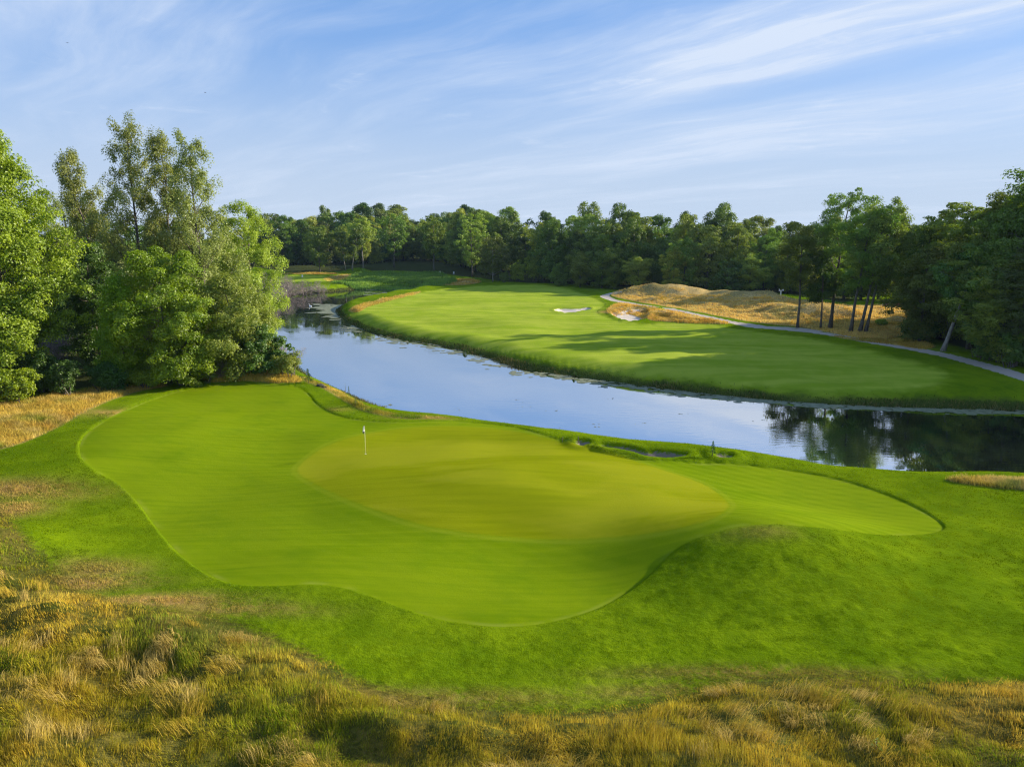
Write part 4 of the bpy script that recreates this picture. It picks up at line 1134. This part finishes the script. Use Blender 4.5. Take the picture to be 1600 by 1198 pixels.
def algae():
    m, t = new_mat('pond scum')
    pos = t.n('ShaderNodeNewGeometry').outputs['Position']
    nz = t.noise(pos, 1.6, 4, .6)
    c = t.mix(t.mapr(nz, .35, .65), (.10, .115, .050), (.20, .205, .115))
    b = t.n('ShaderNodeBsdfPrincipled', {'Base Color': c, 'Roughness': .6})
    t.n('ShaderNodeOutputMaterial', {'Surface': b.outputs[0]})
    rg = np.random.default_rng(77)
    V = []; S = []; Lp = []; n0 = 0
    def disc(x, y, rx, ry, a0):
        nonlocal n0
        n = 9
        th = np.linspace(0, 2 * PI, n, endpoint=False)
        k = 1 + .28 * rg.normal(size=n)
        dx, dy = rx * k * np.cos(th), ry * k * np.sin(th)
        V.append(np.stack([x + dx * math.cos(a0) - dy * math.sin(a0), y + dx * math.sin(a0) + dy * math.cos(a0), np.full(n, .008 + .012 * rg.random())], 1))
        Lp.append(np.arange(n) + n0); S.append(n); n0 += n
    def put(px, py, spx, spy, n, r0, r1):
        for k in range(n):
            x, y = P(px + rg.normal() * spx, py + rg.normal() * spy, 0.)
            if float(sdist(np.array([x]), np.array([y]), WATER, margin=4.)[0]) < -.4: continue
            rr = rg.uniform(r0, r1); disc(float(x), float(y), rr * 1.5, rr, rg.normal() * .4)
    put(522, 481, 9, 2.5, 70, .5, 1.6); put(512, 488, 8, 1.2, 40, .4, 1.3); put(530, 494, 9, 2.0, 40, .3, 1.0); put(555, 512, 12, 4, 40, .2, .7)
    put(600, 460, 14, 3, 50, .4, 1.2); put(590, 451, 30, 1.0, 60, .5, 1.2)
    for px, py in ((600, 528), (640, 535), (680, 541), (720, 550), (755, 560), (785, 570)):
        put(px, py, 14, 2.5, 26, .15, .6)
    for px in range(830, 1600, 35):
        py = np.interp(px, [830, 930, 1100, 1300, 1500, 1600], [581, 595, 617, 634, 641, 643])
        put(px, py + 1.5, 18, 1.6, 26, .12, .5)
    put(630, 650, 24, 2.5, 60, .12, .42); put(590, 640, 8, 3, 20, .1, .3); put(1010, 697, 16, 1.6, 60, .15, .5); put(1440, 741, 60, 2., 60, .08, .3)
    for k in range(16):
        put(rg.uniform(700, 1250), rg.uniform(600, 690), 8, .8, 3, .03, .09)
    me = np_mesh('pond_scum', np.concatenate(V), None, np.concatenate(Lp), np.array(S), mat=m)
    tag(link('pond_scum', me), kind='stuff')
algae()

# ------------------------------------------------------------------ small things
M_WHITE = simple_mat('white paint', (.78, .78, .76), .45, .05)
M_POLE = simple_mat('cream pole paint', (.78, .74, .42), .4, .05)
M_DARK = simple_mat('dark cloth', (.02, .025, .03), .8)
M_STEEL = simple_mat('grey metal', (.35, .36, .37), .35, .1, metal=.7)
M_HOLE = simple_mat('dark cup', (.01, .01, .01), .9)
M_ROCK = simple_mat('dark rock', (.05, .045, .04), .9, .4, 3.)
M_WOODPOST = simple_mat('weathered post', (.10, .08, .06), .9, .3, 8.)

def flagstick(px, py, lab, hgt=2.35, flag=True):
    x, y, z = G(px, py)
    e = link('flagstick', None, None, (x, y, z)); tag(e, lab, 'golf flag')
    mb = MB(); mb.tube([(0, 0, -.1), (0, 0, hgt * .5), (0, 0, hgt)], [.016, .014, .010], 8); mb.build('pole', M_POLE, e, True)
    kb = MB(); kb.lathe([(.004, hgt), (.022, hgt + .012), (.024, hgt + .03), (.010, hgt + .05)], n=10); kb.build('knob', M_DARK, e, True)
    cp = MB(); cp.lathe([(.075, .002), (.075, .006), (.054, .006), (.054, .004)], n=20); cp.build('cup', M_WHITE, e)
    # limp flag hanging in folds
    def cloth(z0, z1, w0, w1, off, mat, nm):
        nu, nv = 14, 10; V = []
        for side in (0, 1):
            for i in range(nv):
                t = i / (nv - 1)
                zz = z0 + (z1 - z0) * t; wv = w0 + (w1 - w0) * t
                for j in range(nu):
                    u = j / (nu - 1)
                    V.append((-.012 - wv * u + .012 * side * .3, (.055 * math.sin(u * 9 + t * 1.2) * (.3 + t)) + side * .006 + off, zz - .08 * u * u * t))
        fs = []
        for side in (0, 1):
            o = side * nu * nv
            for i in range(nv - 1):
                for j in range(nu - 1):
                    q = (o + i * nu + j, o + i * nu + j + 1, o + (i + 1) * nu + j + 1, o + (i + 1) * nu + j)
                    fs.append(q if side else q[::-1])
        for i in range(nv - 1):
            for j in (0, nu - 1):
                fs.append((i * nu + j, (i + 1) * nu + j, nu * nv + (i + 1) * nu + j, nu * nv + i * nu + j))
        m = MB(); m.add(V, fs); return m.build(nm, mat, e, True)
    cloth(hgt - .03, hgt - .46, .10, .17, 0, M_WHITE, 'flag')
    cloth(hgt - .463, hgt - .58, .17, .13, 0.004, M_DARK, 'flag_hem')
flagstick(571.5, 709, 'white flag hanging limp on its cream pole on the putting green')

def post(name, px, py, hgt, rad, mat, lab, cat, grp=None, cap=None):
    x, y, z = G(px, py)
    e = link(name, None, None, (x, y, z)); tag(e, lab, cat, grp)
    mb = MB(); mb.lathe([(rad * 1.05, -.15), (rad, .05), (rad * .95, hgt * .92), (rad * .6, hgt)], n=10); mb.build('shaft', mat, e, True)
    if cap:
        c = MB(); c.lathe([(rad * 1.05, hgt * .70), (rad * 1.25, hgt * .72), (rad * 1.25, hgt * .86), (rad * 1.05, hgt * .88)], n=10); c.build('band', cap, e, True)
GT = 'white tee markers below the far wood'
post('tee_marker', 687.5, 427.5, 1.0, .30, M_WHITE, 'white tee marker, left of the pair on the shaded slope', 'tee marker', GT, M_STEEL)
post('tee_marker', 709, 427.5, .85, .28, M_WHITE, 'white tee marker, right of the pair on the shaded slope', 'tee marker', GT, M_STEEL)
post('tee_marker', 472.5, 433, .9, .26, M_WHITE, 'tiny white marker on the green strip beyond the dead shrubs', 'tee marker', None, M_STEEL)
GP = 'thin stakes on the near bank'
post('stake', 878.5, 690, .42, .025, M_WOODPOST, 'short thin stake by the water left of the near bunkers', 'stake', GP)
post('stake', 903.5, 692.5, .62, .03, M_WOODPOST, 'taller thin stake by the water at the smallest near bunker', 'stake', GP)

# two-armed white sign beyond the dune crest
x, y, z = G(1219.5, 464.5)
e = link('sign_post', None, None, (x, y, z)); tag(e, 'white two-armed sign on a post beyond the dune crest', 'sign')
mb = MB(); mb.box((0, 0, .9), (.30, .22, 2.0), .0, .85); mb.build('post', M_WHITE, e)
mb = MB(); mb.box((.02, 0, 1.98), (1.0, .10, .12)); mb.build('crossarm', M_WHITE, e)
mb = MB(); mb.box((-.52, -.06, 2.05), (.22, .08, .62), .15); mb.build('panel', M_WHITE, e)
mb = MB(); mb.box((.55, -.06, 2.05), (.36, .08, .44), -.2); mb.build('panel', M_WHITE, e)

# small dark red car under the trees
def car(px, py, lab, col):
    x, y, z = G(px, py)
    e = link('parked_car', None, None, (x, y, z), (0, 0, .15)); tag(e, lab, 'car')
    paint = simple_mat('car paint', col, .3, .05, spec=.6); glass = simple_mat('car glass', (.02, .025, .03), .1, spec=.8); tyre = simple_mat('tyre', (.02, .02, .02), .9)
    prof = [(-2.1, .35), (-2.15, .75), (-1.7, .88), (-1.0, .95), (.0, .95), (1.0, .93), (1.8, .86), (2.1, .70), (2.1, .35)]
    mb = MB(); n = len(prof)
    V = [(a, -.85, b) for a, b in prof] + [(a, .85, b) for a, b in prof]
    mb.add(V, [tuple(range(n)), tuple(range(2 * n - 1, n - 1, -1))] + [(i, n + i, n + (i + 1) % n, (i + 1) % n) for i in range(n)])
    mb.build('body', paint, e)
    cab = [(-1.5, .93), (-1.0, 1.42), (.35, 1.45), (1.05, .94)]; n = 4
    mb = MB(); V = [(a, -.74 + (.08 if b > 1 else 0), b) for a, b in cab] + [(a, .74 - (.08 if b > 1 else 0), b) for a, b in cab]
    mb.add(V, [tuple(range(n)), tuple(range(2 * n - 1, n - 1, -1))] + [(i, n + i, n + (i + 1) % n, (i + 1) % n) for i in range(n)])
    mb.build('window', glass, e)
    mb = MB(); mb.box((-.33, 0, 1.47), (1.4, 1.3, .05), 0, .95); mb.build('roof', paint, e)
    for wx in (-1.35, 1.3):
        for wy in (-.82, .82):
            mb = MB(); mb.tube([(wx, wy - .1, .32), (wx, wy + .1, .32)], [.32, .32], 14); w = mb.build('wheel', tyre, e)
            mb = MB(); s = 1 if wy > 0 else -1; mb.tube([(wx, wy + .101 * s, .32), (wx, wy + .115 * s, .32)], [.19, .17], 12); mb.build('rim', M_STEEL, w)
    for wy in (-.6, .6):
        mb = MB(); mb.box((-2.14, wy, .66), (.08, .3, .14)); mb.build('headlight', M_WHITE, e)
car(1394, 480, 'small dark red car parked by the pale drive under the trees', (.16, .012, .018))

# plants at the water
def weed(name, px, py, hgt, lab, seed, cols, n=40, rad=.25, cat='plant', tier=False):
    x, y, z = G(px, py); rg = np.random.default_rng(seed)
    e = link(name, None, None, (x, y, max(z, -.05))); tag(e, lab, cat)
    st = MB(); st.tube([(0, 0, -.1), (.02, 0, hgt * .5), (0, .02, hgt)], [.03, .02, .006], 5); st.build('stem', BARK, e)
    V = []; C = []
    for k in range(n):
        t = (k + .5) / n
        zz = hgt * (.15 + .85 * t); rr = rad * ((1 - t) * .9 + .15) * (1 if not tier else (.55 + .45 * (math.sin(t * 16) > 0)))
        a = k * 2.4 + rg.normal() * .3; dx, dy = math.cos(a), math.sin(a)
        s = rad * .35
        p0 = np.array([dx * rr * .15, dy * rr * .15, zz]); p2 = np.array([dx * rr, dy * rr, zz + (.05 if tier else .12) * hgt * .5])
        m_ = (p0 + p2) / 2 + np.array([0, 0, .03]); sd = np.array([-dy, dx, .2]) * s * .35
        V += [p0, m_ + sd, p2, m_ - sd]; C.append(rg.random())
    me = np_mesh('leaves', np.array(V), np.arange(len(V)).reshape(-1, 4), attrs={'tint': ('FACE', 'FLOAT', np.array(C))}, mat=LEAF[cols])
    link('leaves', me, e)
weed('sapling', 481.5, 599, 1.7, 'little tiered sapling on the bank below the twiggy shrub', 1, 'deep', 90, .75, 'sapling', True)
weed('sapling', 1113, 712, 1.15, 'small dark cone shaped sapling on the bank right of the near bunkers', 2, 'deep', 80, .32, 'sapling')
weed('water_plant', 545.5, 622, 1.3, 'upright dark weed standing in the shallows at the near bank', 3, 'deep', 60, .2)
weed('water_plant', 555, 634, .8, 'brownish weed leaning at the near bank below the upright one', 4, 'olive', 50, .45)
weed('water_plant', 540, 618, 1.4, 'thin stalk beside the upright weed in the shallows', 5, 'olive', 16, .10)
weed('water_plant', 897, 588, .8, 'dark tuft standing in the water off the far bank', 6, 'deep', 90, .6)
weed('water_plant', 727, 552, .7, 'dark tuft among the scum off the fairway bank', 7, 'deep', 70, .8)
weed('water_plant', 637, 532, .7, 'green tuft at the tip of the fairway bank', 8, 'deep', 70, .7)
weed('grass_clump', 1368, 1172, .45, 'small spiky weed in the tall grass near the bottom edge', 9, 'olive', 14, .3)

def rock(px, py, s, lab, seed):
    x, y, z = G(px, py); rg = np.random.default_rng(seed)
    V = []; n, m_ = 10, 6
    for i in range(m_):
        ph = PI * i / (m_ - 1)
        for k in range(n):
            t = 2 * PI * k / n; q = 1 + .22 * rg.normal()
            V.append((s * 1.5 * q * math.sin(ph) * math.cos(t), s * q * math.sin(ph) * math.sin(t), s * .6 * math.cos(ph) * q))
    fs = [(i * n + k, i * n + (k + 1) % n, (i + 1) * n + (k + 1) % n, (i + 1) * n + k) for i in range(m_ - 1) for k in range(n)]
    mb = MB(); mb.add(V, fs)
    o = mb.build('rock', M_ROCK, None, False, (x, y, z + s * .2)); tag(o, lab, 'rock', 'rocks on the near bank')
rock(500, 603.5, .35, 'dark rock at the water edge below the sapling', 1)
rock(506, 606, .22, 'smaller dark rock just right of the other one', 2)

# birds
def flying_bird(px, py, dist, lab, yaw):
    dx, dy, dz = ray(px, py)
    p = np.array([dx, dy, dz]) * dist + np.array([0, 0, CAM_Z])
    e = link('bird', None, None, tuple(p), (0, 0, yaw))
    tag(e, lab, 'bird', 'birds in the sky')
    feather = simple_mat('dark feather', (.03, .03, .035), .8)
    prof = [(-.20, .01), (-.14, .03), (-.04, .055), (.06, .05), (.12, .03), (.16, .035), (.19, .022), (.23, .004)]
    mb = MB(); mb.tube([(0, a, .02 * math.sin(a * 5)) for a, _ in prof], [r_ for _, r_ in prof], 8)
    V = []; fs = []
    for s in (-1, 1):
        o = len(V)
        V += [(0.03 * s, .08, .03), (.03 * s, -.06, .03), (.20 * s, .11, .10), (.20 * s, -.03, .09), (.42 * s, .02, .06), (.36 * s, -.03, .06),
              (0.03 * s, .08, .015), (.03 * s, -.06, .015), (.20 * s, .11, .088), (.20 * s, -.03, .078), (.42 * s, .02, .052), (.36 * s, -.03, .052)]
        fs += [(o, o + 2, o + 3, o + 1), (o + 2, o + 4, o + 5, o + 3), (o + 7, o + 9, o + 8, o + 6), (o + 9, o + 11, o + 10, o + 8), (o, o + 6, o + 8, o + 2), (o + 1, o + 3, o + 9, o + 7), (o + 4, o + 10, o + 11, o + 5), (o + 2, o + 8, o + 10, o + 4), (o + 3, o + 5, o + 11, o + 9)]
    mb.add(V, fs)
    o = len(mb.f)
    mb.add([(-.03, -.18, .01), (.03, -.18, .01), (.06, -.30, .01), (-.06, -.30, .01), (-.03, -.18, 0), (.03, -.18, 0), (.06, -.30, .0), (-.06, -.30, .0)], [(0, 1, 2, 3), (7, 6, 5, 4), (0, 3, 7, 4), (1, 5, 6, 2), (2, 6, 7, 3)])
    mb.build('body', feather, e)
flying_bird(105.5, 67.5, 150, 'dark bird high in the upper left corner of the sky', .9)
flying_bird(320.5, 145, 170, 'small dark bird in the sky right of and above the poplars', 2.0)

x, y = P(485, 479, 0.)
e = link('water_bird', None, None, (float(x), float(y), 0.0), (0, 0, 2.6)); tag(e, 'white water bird floating in the dark upper pond', 'bird')
mb = MB()
mb.tube([(-.62, 0, .22), (-.45, 0, .17), (-.2, 0, .13), (.12, 0, .14), (.36, 0, .18), (.46, 0, .30), (.44, 0, .48), (.42, 0, .62), (.48, 0, .70), (.56, 0, .69), (.64, 0, .66)],
        [.02, .12, .21, .22, .13, .075, .055, .05, .065, .055, .02], 10)
mb.build('body', M_WHITE, e, True)
mb = MB(); mb.tube([(.63, 0, .665), (.70, 0, .645), (.76, 0, .63)], [.026, .02, .006], 6); mb.build('bill', simple_mat('bill', (.35, .14, .02), .5), e)

# ------------------------------------------------------------------ sky, sun, camera
def build_sky():
    w = bpy.data.worlds.new('World'); sc.world = w; w.use_nodes = True
    t = NT(w.node_tree)
    sky = t.n('ShaderNodeTexSky', sky_type='NISHITA', sun_disc=False, sun_elevation=SUN_EL, sun_rotation=SUN_AZ, altitude=200, air_density=1.0, dust_density=.6, ozone_density=1.6)
    co = t.n('ShaderNodeTexCoord').outputs['Generated']
    sp = t.n('ShaderNodeSeparateXYZ', {0: co})
    zz = t.math('MAXIMUM', sp.outputs[2], .0)
    den = t.math('ADD', zz, .075)
    u = t.math('DIVIDE', sp.outputs[0], den); v = t.math('DIVIDE', sp.outputs[1], den)
    cv = t.n('ShaderNodeCombineXYZ', {0: u, 1: v, 2: 0.0}).outputs[0]
    rot = t.n('ShaderNodeMapping', {'Vector': cv, 'Rotation': (0, 0, math.radians(46)), 'Location': (3.1, 1.7, 0)}).outputs[0]
    wsp = t.noise(rot, .45, 3, .5)
    warp = t.n('ShaderNodeVectorMath', {0: rot, 1: t.n('ShaderNodeCombineXYZ', {0: 0.0, 1: t.math('MULTIPLY', wsp, 1.1), 2: 0.0}).outputs[0]}, operation='ADD').outputs[0]
    s1 = t.noise(t.scale(warp, .20, .55, 1), 1.0, 6, .55)
    s2 = t.noise(t.scale(warp, .5, 2.6, 1), 1.3, 5, .6)
    s3 = t.noise(cv, 1.6, 6, .62, .4)
    veil = t.mapr(t.math('ADD', t.math('MULTIPLY', s1, .75), t.math('MULTIPLY', s2, .25)), .42, .66)
    puff = t.math('MULTIPLY', t.mapr(s3, .56, .74), t.mapr(s1, .42, .56))
    sl = t.math('ADD', t.math('ADD', t.math('MULTIPLY', u, .72), t.math('MULTIPLY', v, .69)), t.math('MULTIPLY', t.math('SUBTRACT', wsp, .5), .9))
    def lane(c0, wd):
        q = t.math('DIVIDE', t.math('SUBTRACT', sl, c0), wd)
        return t.math('EXPONENT', t.math('MULTIPLY', t.math('MULTIPLY', q, q), -1.0))
    side = t.mapr(u, .1, 1.3)
    low = t.math('SUBTRACT', 1.0, t.mapr(zz, .02, .29))
    wisp = t.mapr(t.noise(t.scale(warp, .55, 2.4, 1), 1.3, 7, .66), .36, .70)
    cl = t.math('ADD', t.math('MULTIPLY', veil, t.math('ADD', .52, t.math('MULTIPLY', wisp, .42))), t.math('MULTIPLY', puff, .7), clamp=True)
    grain = t.math('ADD', .45, t.math('MULTIPLY', wisp, .75))
    cl = t.math('ADD', cl, t.math('MULTIPLY', t.math('MULTIPLY', t.math('ADD', t.math('MULTIPLY', lane(2.7, .55), 1.0), t.math('MULTIPLY', lane(4.3, .65), .7)), side), grain), clamp=True)
    cl = t.math('MULTIPLY', cl, t.math('SUBTRACT', 1.0, t.math('MULTIPLY', t.math('MULTIPLY', lane(3.45, .16), side), .8)))
    base = t.mix(1.0, sky.outputs[0], (SKY_TINT[0], SKY_TINT[1], SKY_TINT[2], 1), 'MULTIPLY')
    base = t.mix(.72, base, (*BLUE_SKY, 1))
    c = t.mix(t.math('MULTIPLY', low, .92), base, (*HORIZON, 1))
    c = t.mix(t.math('MULTIPLY', cl, t.math('SUBTRACT', 1.0, t.math('MULTIPLY', low, .35))), c, (*CLOUD, 1))
    b = t.n('ShaderNodeBackground', {'Color': c, 'Strength': SKY_STR})
    t.n('ShaderNodeOutputWorld', {'Surface': b.outputs[0]})
SKY_STR = .10
SKY_TINT = (.76, .86, 1.10)
CLOUD = (3.55, 4.05, 4.9)
BLUE_SKY = (1.02, 2.05, 4.0)
HORIZON = (2.85, 3.42, 4.3)
build_sky()

HAZE = 0.00006
if HAZE:
    m, t = new_mat('haze')
    v = t.n('ShaderNodeVolumePrincipled', {'Color': (.50, .74, 1, 1), 'Density': HAZE, 'Anisotropy': .15})
    t.n('ShaderNodeOutputMaterial', {'Volume': v.outputs[0]})
    mb = MB(); mb.box((20, 300, 19), (1500, 1400, 46)); o = mb.build('haze', m); tag(o, kind='stuff')

sun = bpy.data.lights.new('sun', 'SUN'); sun.energy = 5.0; sun.angle = math.radians(.5); sun.color = (1.0, .89, .70)
so = bpy.data.objects.new('sun', sun); COL.objects.link(so)
so.rotation_euler = (PI / 2 - SUN_EL, 0, PI - SUN_AZ)

cam = bpy.data.cameras.new('camera'); co = bpy.data.objects.new('camera', cam); COL.objects.link(co)
cam.sensor_fit = 'HORIZONTAL'; cam.angle = 2 * math.atan(800 / F_PX); cam.clip_end = 6000; cam.clip_start = .1
co.location = (0, 0, CAM_Z); co.rotation_euler = (PI / 2 - PITCH, 0, 0)
sc.camera = co

sc.view_settings.view_transform = 'Standard'; sc.view_settings.look = 'None'; sc.view_settings.exposure = 1.0; sc.view_settings.gamma = 1
sc.cycles.max_bounces = 7; sc.cycles.diffuse_bounces = 3; sc.cycles.transmission_bounces = 4; sc.cycles.transparent_max_bounces = 4
sc.cycles.use_denoising = True
sc.cycles.denoising_prefilter = 'NONE'
sc.cycles.filter_width = 1.25
